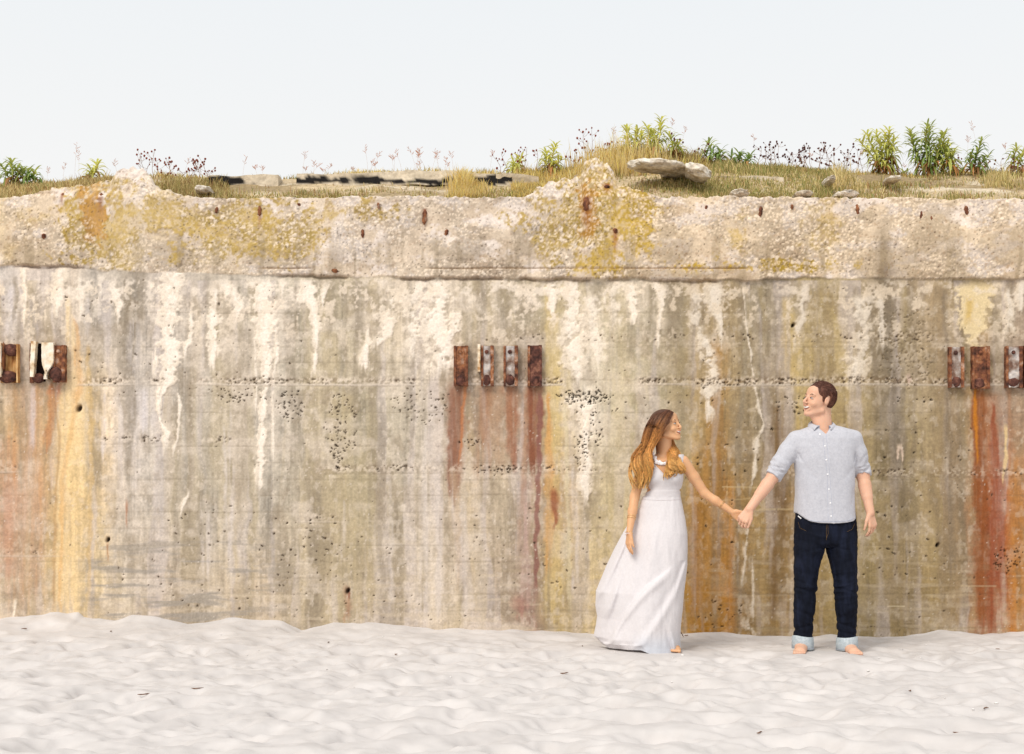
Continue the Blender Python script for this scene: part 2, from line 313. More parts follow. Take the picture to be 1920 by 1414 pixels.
    stroke([(1540,540,60),(1560,800,70),(1570,1190,80)], (176, 154, 104), .4, .9, .3, streak=.5)
    stroke([(1640,540,16),(1650,800,30),(1690,1190,50)], (132, 116, 88), .45, .9, .3, streak=.6)
    stroke([(1760,540,40),(1775,800,40),(1790,1190,40)], (142, 122, 92), .5, .9, .3, streak=.6)
    stroke([(1850,740,40),(1860,900,50),(1880,1190,60)], (168, 104, 60), .5, .9, .3, streak=.5)
    stroke([(1652,380,20),(1656,500,30),(1658,600,36),(1670,700,38),(1688,860,40),(1700,1000,30)], (104,94,78), .8, 1.3, .3, streak=.5)
    stroke([(1630,540,10),(1635,640,10),(1645,720,8)], (112,102,88), .45, .9, .4, streak=.5)
    stroke([(1770,540,8),(1775,700,10),(1780,900,14),(1785,1100,12)], (122,112,98), .55, .9, .4, streak=.6)
    stroke([(1742,880,12),(1765,1000,18),(1770,1150,14)], (128,114,92), .5, .9, .4, streak=.7)
    stroke([(1836,728,16),(1834,800,15),(1836,900,17),(1842,1000,20),(1850,1195,26)], (140,84,48), .9, .5, .3, streak=.45)
    stroke([(1828,728,4),(1830,800,5),(1832,860,3)], (206,134,44), .7, .8, .4)
    stroke([(1862,760,4),(1864,810,9),(1868,900,16),(1868,1000,20),(1862,1195,20)], (148,84,58), .85, .6, .35, streak=.5)
    stroke([(1900,860,10),(1905,950,18),(1908,1050,24),(1906,1195,26)], (186,132,74), .65, .8, .4, streak=.6)
    stroke([(1893,728,8),(1895,800,8),(1896,880,8)], (176,132,100), .6, .9, .4, streak=.5)
    stroke([(1885,800,3),(1886,860,4),(1880,900,3)], (228,202,150), .8, .5, .6)
    stroke([(2050,600,40),(2060,800,50),(2070,1190,60)], (176,120,60), .5, .9, .4, streak=.7)
    stroke([(-120,600,30),(-110,800,50),(-120,1190,50)], (196,150,92), .5, .9, .4, streak=.7)
    # dark wet-looking patches below the coping
    for xx, ya, yb, ww in ((262,510,600,22),(236,520,700,10),(590,528,640,16),(620,525,620,22),(672,528,640,24),(945,528,620,26),(1262,528,640,20),(385,570,690,10),(905,530,600,14),(1120,530,560,30),(1895,530,620,14),(1220,528,640,10),(28,520,600,8),(120,515,560,12),(1500,528,600,30),(460,620,700,24),(645,540,700,8)):
        stroke([(xx,ya,ww),(xx+2,(ya+yb)/2,ww*.8),(xx-2,yb,ww*.5)], (138,126,104), .62, .8, .3, streak=.4)
    # white lime drips
    def W(p, s=.95, **k):
        stroke([(a_, b_-6, c_*1.7+2) for a_, b_, c_ in p], (222, 210, 188), .5*s, .9, .9, streak=.8)
        kk = {**dict(soft=.30, rag=.9, th=.006, blot=.0), **k}
        stroke(p, (228, 216, 194), s*.88, **kk)
        stroke([(a_+.15*c_, b_, c_*.6) for a_, b_, c_ in p], (240, 233, 218), .7*s, .6, 1.0, blot=.30)
    W([(45,506,6),(46,560,4),(44,600,2)]); W([(112,504,14),(110,560,10),(104,600,4)], .8)
    W([(208,540,12),(222,565,10),(222,600,4)]); W([(190,520,10),(190,560,6)], .6); W([(150,520,8),(152,580,5)], .6)
    W([(322,512,26),(318,560,24),(316,620,22),(318,670,22),(312,715,16),(300,740,7),(298,800,4)])
    W([(296,720,3),(300,790,3),(312,812,9),(312,835,6)], .9); W([(330,725,3),(338,760,4),(334,820,3),(324,850,3)], .8)
    W([(292,655,5),(292,680,4)]); W([(358,590,3),(360,625,8),(352,645,10),(348,655,5)], .9)
    W([(402,545,8),(400,590,12),(400,650,14),(396,678,6)], .95); W([(440,540,16),(445,575,14),(440,600,7)], .9)
    W([(420,530,18),(430,545,14)], .7)
    W([(492,530,28),(492,560,26),(495,600,22),(494,630,20),(500,670,17),(500,710,9),(492,780,9),(488,850,9),(488,890,9),(486,925,4)])
    W([(512,600,8),(522,650,6),(514,700,3)], .8); W([(478,640,3),(480,700,3),(480,790,2)], .6); W([(512,740,3),(512,850,3)], .7)
    W([(578,530,24),(575,560,20),(590,585,9),(592,660,4),(590,700,5)], .95); W([(528,530,8),(530,545,5)], .7); W([(610,535,10),(604,570,8)], .8)
    W([(688,620,5),(684,660,10),(682,690,6)], .95); W([(730,560,16),(728,590,22),(722,625,16),(700,650,7)], .75, blot=.5)
    W([(815,530,28),(822,555,26),(810,600,34),(825,640,44),(830,680,34),(824,700,18)], .85, blot=.45)
    W([(852,590,16),(850,620,18),(842,640,10)], .9); W([(700,690,2),(690,700,2)], .3)
    W([(780,540,20),(770,600,18),(776,680,10)], .6, blot=.6)
    W([(1032,528,14),(1035,565,12),(1034,596,6)], .95); W([(1075,524,20),(1070,600,22),(1075,680,20),(1085,718,10)], .8, blot=.45)
    W([(1108,560,22),(1112,620,22),(1122,680,16)], .6, blot=.55); W([(1092,765,24),(1096,785,12),(1098,830,8),(1098,870,14),(1096,910,12),(1098,945,5)], .95)
    W([(1066,745,16),(1088,752,30),(1096,762,26)], .8); W([(1110,770,10),(1108,800,10)], .7)
    W([(1180,530,16),(1186,570,13),(1184,610,5)], .9); W([(1228,532,14),(1240,560,8),(1238,600,6),(1234,640,4)], .9)
    W([(1150,535,18),(1155,600,16)], .5, blot=.6)
    W([(1336,535,20),(1340,570,18),(1350,605,10),(1352,635,5)], .85); W([(1300,545,16),(1302,600,16),(1315,640,14)], .6, blot=.55)
    W([(1322,635,12),(1326,670,13),(1334,700,12),(1326,735,14),(1328,780,7)], .9, blot=.35); W([(1334,700,8),(1345,725,10)], .6)
    W([(1392,540,2),(1398,600,1.5),(1405,650,3),(1412,700,2),(1420,760,4),(1432,795,4),(1418,830,6),(1415,865,5),(1412,900,3),(1405,930,2)], .75)
    W([(1408,960,3),(1400,1000,4),(1396,1050,3),(1392,1090,2)], .5, blot=.4); W([(1410,1050,2),(1412,1110,3),(1410,1160,4)], .5, blot=.3); W([(1400,1165,14),(1408,1185,10)], .5, blot=.5)
    W([(1505,540,12),(1502,600,10),(1490,640,6)], .6, blot=.4); W([(1610,560,30),(1618,640,22),(1600,715,20)], .6, blot=.62)
    W([(1596,650,10),(1600,700,12)], .6, blot=.5); W([(1650,560,10),(1652,650,8)], .6, blot=.6)
    stroke([(1830,535,40),(1832,570,40),(1822,600,28),(1824,640,14),(1858,690,4)], (232,214,170), .92, .3, .7, th=.005)
    stroke([(1818,560,14),(1816,600,10)], (206,176,100), .7, .8, .5)
    W([(1890,545,7),(1893,590,10),(1888,625,14)], .8); W([(1915,530,14),(1914,580,8)], .8)
    W([(1780,650,26),(1790,665,14)], .5, blot=.6)
    for xx, ya, yb, ww in ((-90,530,700,22),(-300,530,640,20),(-520,530,760,24),(-900,530,700,30),(2060,530,680,20),(2200,530,760,26),(2500,530,700,30),(3000,530,700,30)):
        W([(xx,ya,ww),(xx+4,(ya+yb)/2,ww*.8),(xx,yb,ww*.3)], .8)
    W([(352,925,3),(346,940,4),(340,955,2)], .8); W([(28,1130,3),(26,1160,2)], .7)
    # a fringe of crust all along under the coping
    mix(sm(nA+.4*nC+.35*fbm(U/26, V/40, 3, 51), .0, .4)*sm(-V, -640, -525)*sm(V, 516, 530)*sm(fbm(U/60, V/50, 3, 57), -.25, .25), (230, 219, 200), .7)
    mix(sm(fbm(U/20, V/26, 4, 53)+.3*nC, .22, .42)*sm(-V, -720, -560)*sm(V, 520, 540), (228, 214, 190), .7)
    # scratches and single marks
    stroke([(1364,905,1.2),(1364,948,1.0)], (220,196,150), .8, .9, .1)
    mix(np.exp(-((V-913-.02*(U-1360))/1.2)**2)*(np.abs(U-1388) < 34), (216, 194, 150), .6)
    mix(np.exp(-((V-936+.06*(U-1390))/1.2)**2)*(np.abs(U-1385) < 30), (206, 184, 140), .5)
    mix(np.exp(-((V-955-.00035*(U-1455)**2)/1.3)**2)*(np.abs(U-1462) < 42), (208, 190, 150), .6)
    mix(np.exp(-((V-1137)/1.0)**2)*(np.abs(U-1680) < 16), (226, 212, 180), .7)
    mix(np.exp(-((V-1099)/1.3)**2)*(np.abs(U-1835) < 34), (206, 186, 150), .5)
    stroke([(1704,705,5),(1706,712,5)], (230,206,190), .8, .6, .3); stroke([(1687,838,6),(1687,846,6)], (228,208,186), .9, .4, .2)
    stroke([(650,1100,12),(652,1125,12),(650,1165,10)], (164,104,64), .7, .8, .5, streak=.4)
    stroke([(654,1106,6),(656,1112,5)], (130,56,42), .8, .8, .5)
    stroke([(970,1120,18),(975,1135,22),(975,1150,10)], (158,100,84), .55, .9, .5)
    stroke([(238,940,4),(238,965,3)], (166,108,66), .7, .8, .5); stroke([(202,1018,3),(202,1045,2)], (170,112,52), .8, .8, .4)
    stroke([(1060,1000,10),(1058,1080,8)], (196,186,150), .4, .9, .5)
    # --- cold joints with honeycombed pits
    def joint(y, x0, x1, amt, light=True, pit=.5):
        vis = sm(U, x0-20, x0+20)*sm(-U, -x1-20, -x1+20)*sm(fbm(U/60, V*0+y, 3, int(y)), -.6, -.1)
        yy = y+1.5*fbm(U/90, V*0, 2, int(y)+1)
        if light: mix(np.exp(-((V-yy)/1.8)**2)*vis, (224, 214, 196), .75*amt)
        mix(np.exp(-((V-yy-2.6)/1.2)**2)*vis, (128, 112, 88), .35*amt); D[...] = D-.004*np.exp(-((V-yy-2.6)/1.6)**2)*vis*amt
        wv, wi = worley((U+3*nC)/5.2, (V+3*nA)/5.0, int(y)+2); wv = wv+.18*nC
        pm = (wv < .34)*(wi > 1-pit)*np.exp(-((V-yy+7)/7.0)**2)*sm(fbm(U/40, V/30, 2, int(y)+7), -.25, .3)*vis
        mix(sm(pm, .2, .6), (96, 82, 66), .8); D[...] = D-.012*sm(pm, .2, .6)
        mix(np.exp(-((V-yy+7)/8.0)**2)*vis*sm(nC, -.1, .3), (226, 212, 190), .6*amt); mix(np.exp(-((V-yy+8)/7.0)**2)*vis*sm(-nC, -.0, .3), (132, 112, 88), .5*amt)
    joint(721, 150, 1920, 1, True, .55); joint(723, 1300, 1700, .6, True, .6); joint(886, 600, 1240, .7, False, .5); joint(893, 1470, 1925, .7, False, .35)
    joint(830, 170, 430, .5, False, .5); joint(885, -2000, 30, .6, True, .2); joint(978, 560, 700, .4, True, .1); joint(721, 1990, 5000, 1, True, .4); joint(721, -3500, -60, 1, True, .4)
    joint(640, 900, 1900, .35, False, .15); joint(575, 0, 420, .35, False, .1); joint(1042, -100, 110, .4, True, .1)
    def pits(cx_, cy_, rx, ry_, dens, size=4.5, col=(44, 38, 34), seed=1):
        wv, wi = worley((U+3.5*nC)/size, (V+3*nA+2*nC)/size*1.15, seed); wv = wv+.16*nC
        en = np.clip(1-((U-cx_)/rx)**2-((V-cy_)/ry_)**2+.5*nA, 0, 1)
        pm = sm((.16+.30*hsh(np.floor(wi*999), wi*0, 3))-wv, 0, .1)*(wi < dens*sm(en, 0, .5))
        mix(pm, col, .9); D[...] = D-.016*pm
    pits(1095, 746, 50, 15, .8, 5, seed=61); pits(1100, 750, 70, 28, .25, 5, seed=62); pits(1118, 810, 22, 36, .5, 5, seed=63); pits(1090, 850, 14, 36, .55, 4.5, seed=64)
    pits(640, 800, 34, 80, .26, 4.6, (112, 98, 82), seed=65); pits(632, 850, 8, 40, .7, 5, (70, 60, 52), seed=66); pits(545, 762, 34, 34, .4, 5, (86, 76, 66), seed=67); pits(450, 740, 60, 16, .4, 5, (110, 98, 82), seed=68)
    pits(790, 760, 60, 40, .25, 4.5, (120, 106, 86), seed=69); pits(885, 830, 26, 14, .6, 5, (80, 64, 52), seed=70); pits(930, 880, 50, 12, .55, 5, (86, 72, 58), seed=71); pits(1500, 760, 60, 20, .4, 5, (92, 80, 62), seed=72)
    pits(1040, 1035, 200, 90, .012, 5, (130, 116, 92), seed=73); pits(450, 1040, 260, 120, .025, 4.6, (112, 96, 78), seed=74); pits(760, 1060, 260, 120, .015, 4.6, (118, 104, 84), seed=75); pits(1740, 900, 160, 300, .01, 4.6, (104, 94, 78), seed=76); pits(1300, 880, 160, 250, .012, 4.6, (108, 94, 70), seed=77)
    pits(1700, 650, 60, 90, .3, 4.5, (196, 180, 150), seed=78); pits(1890, 1050, 34, 30, .35, 5, (104, 78, 54), seed=79); pits(300, 650, 300, 120, .015, 4.6, (130, 116, 96), seed=80); pits(1350, 1150, 60, 30, .12, 4.6, (120, 92, 54), seed=81)
    gr, gi = worley((U+2*nC)/4.2, (V+2*nA)/4.2, 91); gr = gr+.12*nC
    mix(sm(.3-gr, 0, .1)*(gi < .003+.006*sm(nB, .1, .5))*(V > 525), (88, 76, 62), .85); D -= .006*sm(.3-gr, 0, .1)*(gi < .006)*(V > 525)
    mix(sm(.34-gr, 0, .1)*(gi > .985)*(V > 525), (226, 216, 200), .5)
    # --- coping band: coarse exposed aggregate, lichen
    Bv = np.interp(U, [-4000, 0, 150, 200, 480, 900, 1250, 1400, 1500, 1700, 1920, 5000], [500, 498, 498, 508, 516, 522, 524, 526, 522, 522, 524, 524])+4.0*fbm(U/24, V*0, 4, 15)
    cap = sm(Bv-V, -1.2, 1.2)
    capC = np.ones_like(C)*s2l((220, 203, 176))*(1+.12*nB+.10*nA+.06*nL)[..., None]
    def cm(m, c, s=1.0):
        nonlocal capC
        m = np.clip(m*s, 0, 1)[..., None]; capC = capC*(1-m)+s2l(c)*m
    cm(sm(fbm(U/70, V/40, 4, 16), .0, .45), (190, 170, 142), .7)
    cm(sm(fbm(U/40, V/22, 4, 17)+.3*nC+.25*sm(-V, -430, -370), .02, .4), (232, 221, 208), .9)
    cm(sm(fbm(U/70, V/90, 3, 18), -.05, .4)*sm(V, 380, 470), (182, 163, 136), .5)
    def ell(x, y, rx, ry_, e=.35, n=1.0): return sm(1-np.sqrt(((U-x+18*nB)/rx)**2+((V-y+14*nA)/ry_)**2)+n*(.75*nA+.6*nB+.45*nC), 0, e)
    lich = np.zeros_like(U)
    for x, y, rx, ry_, s in ((190,435,62,75,.85),(250,395,100,40,.6),(390,420,70,44,.7),(430,450,110,40,.55),(490,420,60,55,.8),(560,440,50,46,.6),(710,400,40,24,.65),(620,400,20,18,.4),(450,395,80,30,.55),(1060,400,62,46,.9),(1120,400,58,95,.9),(1180,380,50,36,.8),(1190,430,30,60,.5),(1120,320,34,40,.8),(1130,480,50,50,.7),(1030,440,26,50,.5),(190,345,60,18,.5),(1430,500,130,12,.6),(60,410,40,20,.25),(1540,430,40,60,.3),(1380,450,20,60,.3)):
        lich = np.maximum(lich, ell(x, y, rx*1.4, ry_*1.3, .8)*s)
    aw, ai = worley((U+2*nC)/5.4, (V+2*nA)/5.2, 92); aw2, ai2 = worley((U+3*nC)/10.5, (V+3*nA)/10, 93); aw = aw+.1*nC
    rough = sm(fbm(U/50, V/40, 3, 94)+.35, .0, .4)
    smooth_p = np.zeros_like(U)
    for x, y, rx, ry_ in ((312,462,42,36),(330,480,40,20),(60,480,60,22),(500,485,60,28),(1262,465,50,38),(1255,510,120,16),(985,455,30,36),(860,470,70,28),(1420,470,40,26),(1620,400,26,26),(1900,460,70,40),(1660,500,90,60),(1750,440,60,70)):
        smooth_p = np.maximum(smooth_p, ell(x, y, rx, ry_, .5, .7))
    cm(smooth_p, (172, 156, 130), .62)
    rough = rough*(1-.75*smooth_p)
    cm(sm(lich, 0, .55)*(.6+.4*sm(nC, -.2, .2)), (190, 160, 62), .95)
    cm(ell(1105, 400, 22, 50)+ell(180, 405, 24, 60), (196, 140, 36), .75)
    peb = sm(.44-aw, 0, .14)*(ai > .30); capC = capC*(1-(.06+.20*rough)*(1-peb))[..., None]
    cm(peb*rough, (232, 216, 190), .5); cm(peb*(ai > .85), (150, 120, 90), .5); cm(sm(.4-aw2, 0, .1)*(ai2 > .8)*rough, (236, 222, 200), .7)
    cm(sm(.28-aw, 0, .1)*(ai < .12), (92, 72, 54), .75)
    cm(sm(np.abs(U-1655)*-1., -26, 0)*sm(V, 390, 440), (120, 108, 92), .5)
    for x, ya, yb, wd in ((190,372,392,5),(118,364,380,3),(1100,372,440,8),(1153,432,470,5),(797,395,420,4),(487,395,420,3),(1138,345,352,8)):
        cm(np.exp(-((U-x)/wd)**2)*sm(V, ya-4, ya)*sm(-V, -yb-20, -ya), (150, 84, 40), .75)
    cm(sm(.06-np.abs(st3)*.1, 0, .1)*0, (0, 0, 0))
    cm(sm(fbm(Uw/12, V/120, 4, 95), .1, .45)*sm(V, 410, 480), (150, 134, 106), .5)
    cm(sm(fbm(Uw/60, V/60, 3, 96), .0, .4)*sm(-U, -700, -100), (214, 190, 130), .35)
    C = C*(1-cap[..., None])+capC*cap[..., None]
    # ledge gap and cracks: cut into the relief and tinted brown
    prot = np.interp(U, [-4000, 0, 140, 200, 460, 520, 1000, 1250, 1450, 1600, 1700, 1920], [.02, .024, .02, .006, .007, .020, .022, .018, .020, .007, .010, .012])
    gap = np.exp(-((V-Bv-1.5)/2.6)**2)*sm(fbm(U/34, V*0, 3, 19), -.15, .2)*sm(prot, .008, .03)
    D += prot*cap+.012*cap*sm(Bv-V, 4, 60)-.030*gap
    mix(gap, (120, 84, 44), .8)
    l2 = np.exp(-((V-504-.6*fbm(U/40, V*0, 2, 20))/1.3)**2)*(sm(U, 780, 820)*sm(-U, -1420, -1380)+sm(U, 480, 500)*sm(-U, -600, -560)+.0)
    D -= .012*l2; mix(l2, (150, 112, 62), .6)
    D += cap*rough*(.003*sm(.45-aw, 0, .3)*(ai > .3)+.004*sm(.45-aw2, 0, .3)*(ai2 > .75)+.005*nC)
    D += cap*sm(372-V, -6, 10)*.03*(np.abs(fbm(U/14, V/12, 4, 25))-.2); D += cap*(.012*fbm(U/34, V/26, 3, 23)+.03*fbm(U/120, V/90, 2, 24))
    D += (1-cap)*(.003*nB+.0018*nC+.0012*nA)
    mound = sm(374-V, 0, 12); D -= mound*np.clip((374-V), 0, 90)*.0016
    D += cap*.008*smooth_p
    for x, y, r in ((148, 766, 5), (202, 1012, 3.6), (1487, 610, 3), (1758, 1022, 3), (652, 1108, 4)):
        h_ = np.exp(-(((U-x-.25*(y-V))/r)**2+((V-y)/(r*1.35))**2)**2); D -= .04*h_; mix(h_, (40, 22, 14), .95)
    D += .012*np.exp(-(((U-1687)/6)**2+((V-841)/6)**2))
    C = C*(1-.14*sm(U, 1200, 1300)*sm(V, 500, 540))[..., None]
    g_ = (C@np.array((.3, .55, .15)))[..., None]; C = g_+(C-g_)*(.82+.20*sm(U, 980, 1250)+.14*sm(-U, -200, -60))[..., None]
    C = C*np.array((1.03, .985, .985))*(1+.035*sm(-U, -1250, -900)*sm(V, 500, 540))[..., None]
    C = np.clip(C*ALB_W, .01, .88)
    X = (U-960)*SW; Z = CH+(HOR-V)*SW; Yc = YW-D
    P = np.stack([X, Yc, Z], -1)
    # run the top back under the turf, and close the back so that it is a solid wall
    r0 = P[0].copy(); a1 = r0.copy(); a1[:, 1] = YW+.10; a1[:, 2] += .012+.01*fbm(u/12, u*0, 3, 33)
    a2 = r0.copy(); a2[:, 1] = YW+.55; a2[:, 2] = np.minimum(a2[:, 2], 3.25); a3 = a2.copy(); a3[:, 2] = -.3
    b0 = P[-1].copy(); b0[:, 1] = YW+.55
    P = np.concatenate([a3[None], a2[None], a1[None], P], 0); C = np.concatenate([C[:1]*.9, C[:1]*.95, C[:1], C], 0)
    nr, nc = P.shape[:2]
    F = grid_faces(nr, nc)[:, ::-1]
    return P.reshape(-1, 3), F, C.reshape(-1, 3), (u, V, P[3:])
ALB_W = 1.0
Vw_, Fw_, Cw_, WG = build_wall()
wall = obj_np('concrete_wall', Vw_, Fw_, M['wall'], None, Cw_)
tag(wall, 'old weathered concrete sea wall with rust and lime streaks behind the couple', 'wall')
def wall_y(px, py):
    u, V, P = WG
    j = int(np.argmin(abs(u-px))); i = int(np.argmin(abs(V[:, j]-py))); return float(P[i, j, 1])

# rough solid boxes for the steel
def rough_box(lo, hi, step=.008, amp=.002, seed=0, bev=.0):
    lo, hi = np.array(lo, float), np.array(hi, float); Vs = []; Fs = []; off = 0
    for ax in range(3):
        b, c = [(1, 2), (2, 0), (0, 1)][ax]
        nb, nc = max(2, int((hi[b]-lo[b])/step)+2), max(2, int((hi[c]-lo[c])/step)+2)
        gb, gc = np.meshgrid(np.linspace(lo[b], hi[b], nb), np.linspace(lo[c], hi[c], nc))
        for sgn in (0, 1):
            p = np.zeros((gb.size, 3)); p[:, b] = gb.ravel(); p[:, c] = gc.ravel(); p[:, ax] = (lo if sgn == 0 else hi)[ax]
            f = grid_faces(nc, nb)+off
            if sgn == 0: f = f[:, ::-1]
            Vs.append(p); Fs.append(f); off += len(p)
    V = np.vstack(Vs); F = np.vstack(Fs)
    if amp:
        s = 70.
        for k in range(3): V[:, k] += amp*fbm3(V[:, 0]*s+k*11, V[:, 1]*s, V[:, 2]*s*.8, 2, seed+k)
    return V, F
def join(parts):
    V = []; F = []; o = 0
    for v, f in parts: V.append(v); F.append(np.asarray(f)+o); o += len(v)
    return np.vstack(V), np.vstack(F)
def ico(c, r, sub=2):
    bm = bmesh.new(); bmesh.ops.create_icosphere(bm, subdivisions=sub, radius=1)
    V = np.array([v.co for v in bm.verts]); F = np.array([[v.index for v in f.verts] for f in bm.faces]); bm.free()
    return V*np.array(r)+np.array(c), F
def blob(c, r, amp=.2, seed=0, sub=3, fr=3.):
    V, F = ico((0, 0, 0), (1, 1, 1), sub)
    n = 1+amp*fbm3(V[:, 0]*fr*.5+seed, V[:, 1]*fr*.5, V[:, 2]*fr*.5, 3, seed)
    return V*n[:, None]*np.array(r)+np.array(c), F
WEM = []
def bracket(x0, x1, y0, y1, style, label, seed):
    Y = YW; s = SW; X0, X1 = (x0-960)*s, (x1-960)*s; Z1, Z0 = CH+(HOR-y0)*s, CH+(HOR-y1)*s; W_ = X1-X0
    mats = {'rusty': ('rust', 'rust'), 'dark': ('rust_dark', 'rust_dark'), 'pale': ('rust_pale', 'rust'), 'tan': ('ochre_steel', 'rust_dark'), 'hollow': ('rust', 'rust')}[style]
    pr = .045
    if style == 'tan':        # open channel: cream flange, ochre web, rusted ends
        web = rough_box((X0, Y-.012, Z0), (X1, Y+.03, Z1), .01, .002, seed)
        o = obj_np('steel_bracket', *web, M['ochre_steel'], wall)
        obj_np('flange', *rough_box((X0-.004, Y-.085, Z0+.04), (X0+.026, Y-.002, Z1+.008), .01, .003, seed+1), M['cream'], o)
        obj_np('flange', *rough_box((X1-.012, Y-.05, Z0), (X1, Y-.004, Z1), .01, .003, seed+2), M['ochre_steel'], o)
        obj_np('rust_lump', *join([blob(((X0+X1)/2+.012, Y-.025, Z1-.045), (W_*.36, .03, .045), .3, seed, 3)]), M['rust_dark'], o)
        obj_np('rust_lump', *join([blob(((X0+X1)/2-.01, Y-.025, Z0+.04), (W_*.46, .04, .045), .3, seed+5, 3)]), M['rust_dark'], o)
        obj_np('rust_lump', *join([blob((X0+.03, Y-.03, (Z0+Z1)/2+.04), (.012, .03, .11), .3, seed+8, 3)]), M['rust'], o)
    elif style == 'hollow':   # two flanges around a dark slot
        o = obj_np('steel_bracket', *rough_box((X0, Y-.02, Z0), (X0+.028, Y+.03, Z1), .01, .003, seed), M['rust'], wall)
        Vb, Fb = rough_box((X0+.026, Y-.07, Z0+.04), (X0+.05, Y-.004, Z1+.01), .01, .003, seed+1)
        t = np.clip((Z1-Vb[:, 2])/(Z1-Z0), 0, 1); Vb[:, 0] += np.where(Vb[:, 0] > X0+.04, .012*(1-t), 0)-.008*t
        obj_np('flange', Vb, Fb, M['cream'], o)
        obj_np('slot', *rough_box((X0+.045, Y-.014, Z0+.01), (X1-.003, Y+.01, Z1-.002), .02, .0, seed+2), M['hollow'], o)  # solid dark block standing in for the shade of the hollow
        obj_np('rust_lump', *blob(((X0+X1)/2+.01, Y-.02, Z0+.035), (W_*.4, .03, .04), .3, seed+5, 3), M['rust_dark'], o)
    else:
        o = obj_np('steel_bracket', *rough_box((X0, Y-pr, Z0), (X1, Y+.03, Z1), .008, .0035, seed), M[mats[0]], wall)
        lp = .012 if style != 'dark' else .009
        obj_np('flange', *rough_box((X1-.020, Y-pr-lp, Z0-.002), (X1+.003, Y-.003, Z1+.003), .008, .003, seed+2), M['rust_dark' if style == 'dark' else 'rust'], o)
        obj_np('flange', *rough_box((X0-.003, Y-pr-lp*.7, Z0-.002), (X0+.014, Y-.003, Z1+.002), .008, .003, seed+3), M['rust'], o)
        if style != 'dark' or seed % 2: obj_np('bolt', *blob(((X0+X1)/2-.006, Y-pr-.004, Z1-.043), (.015, .012, .015), .12, seed, 3), M['rust' if style == 'rusty' else 'rust_dark'], o)
        obj_np('rust_lump', *blob(((X0+X1)/2-.004, Y-pr+.004, Z0+.04), (W_*.36, .012, .04), .35, seed+9, 3), M['rust_dark'], o)
    tag(o, label)
    return o
bracket(2, 38, 646, 718, 'tan', 'leftmost steel bracket with an ochre web between dark rust lumps', 1)
bracket(57, 86, 644, 718, 'hollow', 'split steel bracket with a black slot and one cream flange', 2)
b3 = bracket(104, 125, 649, 717, 'rusty', 'rusted bracket beside the black slot with a broad cream side', 3)
Vb, Fb = rough_box(((84-960)*SW, YW-.075, CH+(HOR-712)*SW), ((106-960)*SW, YW-.003, CH+(HOR-644)*SW), .01, .003, 33)
tt = np.clip(((CH+(HOR-644)*SW)-Vb[:, 2])/.26, 0, 1); mid = (95-960)*SW
Vb[:, 0] = mid+(Vb[:, 0]-mid)*(1-.75*sm(tt, .5, 1))-.03*sm(tt, .5, 1)*(Vb[:, 0] > mid)
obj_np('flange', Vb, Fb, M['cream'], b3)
obj_np('rust_lump', *blob(WP(106, 702, YW-.04), (.05, .03, .06), .3, 44, 3), M['rust_dark'], b3)
bracket(852, 877, 650, 724, 'rusty', 'leftmost bracket of the middle four, brown with a round pale bolt', 4)
b5 = bracket(903, 925, 650, 724, 'pale', 'grey bleached bracket with a thin cream fin on its left', 5)
Vb, Fb = rough_box(((896-960)*SW, YW-.08, CH+(HOR-698)*SW), ((901-960)*SW, YW-.003, CH+(HOR-647)*SW), .008, .001, 34)
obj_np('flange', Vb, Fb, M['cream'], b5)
bracket(945, 970, 650, 724, 'pale', 'rusty bracket with a white peeling strip, third of the middle four', 6)
bracket(990, 1015, 649, 724, 'dark', 'solid dark red-brown bracket, rightmost of the middle four', 8)
bracket(1777, 1803, 652, 727, 'pale', 'flat faded bracket half covered in lime, leftmost at right', 9)
bracket(1820, 1851, 651, 729, 'rusty', 'boxy rusted bracket above the long red-brown streak', 10)
bracket(1883, 1912, 651, 727, 'pale', 'pitted grey-brown bracket near the right edge', 11)
bracket(1917, 1946, 650, 727, 'rusty', 'bracket cut off by the right edge of the picture', 12)
# rebar stubs
for i, (x, y, ln, r) in enumerate(((190, 362, 22, .014), (118, 362, 18, .012), (407, 388, 12, .010), (487, 386, 20, .012), (709, 380, 12, .009), (797, 393, 28, .014), (680, 430, 16, .010), (627, 504, 8, .020), (1100, 370, 26, .020), (1138, 347, 8, .018), (1153, 428, 10, .014),
                                   (1427, 387, 20, .012), (1485, 383, 10, .009), (1607, 383, 20, .012), (1728, 396, 20, .009), (1746, 405, 18, .009), (1811, 386, 18, .014), (838, 430, 12, .012), (82, 438, 10, .014), (560, 381, 6, .012), (1325, 385, 8, .010))):
    yy = wall_y(x, y); c0 = WP(x, y, yy-.006); c1 = WP(x+2*math.sin(i*2.1), y+ln, yy+.004)
    n = 9; V = []; 
    for k in range(n):
        t = k/(n-1); c = c0.lerp(c1, t); rr = r*(.75+.4*math.sin(math.pi*t))*(.4 if k in (0, n-1) else 1)
        for q in range(8):
            an = q*math.pi/4; jj = 1+.25*math.sin(q*3+k*1.7+i); V.append((c.x+rr*jj*math.cos(an), c.y+rr*.9*jj*math.sin(an), c.z))
    F = [[k*8+q, k*8+(q+1) % 8, (k+1)*8+(q+1) % 8, (k+1)*8+q] for k in range(n-1) for q in range(8)]
    obj_np('rebar', V, F, M['rust'], wall)

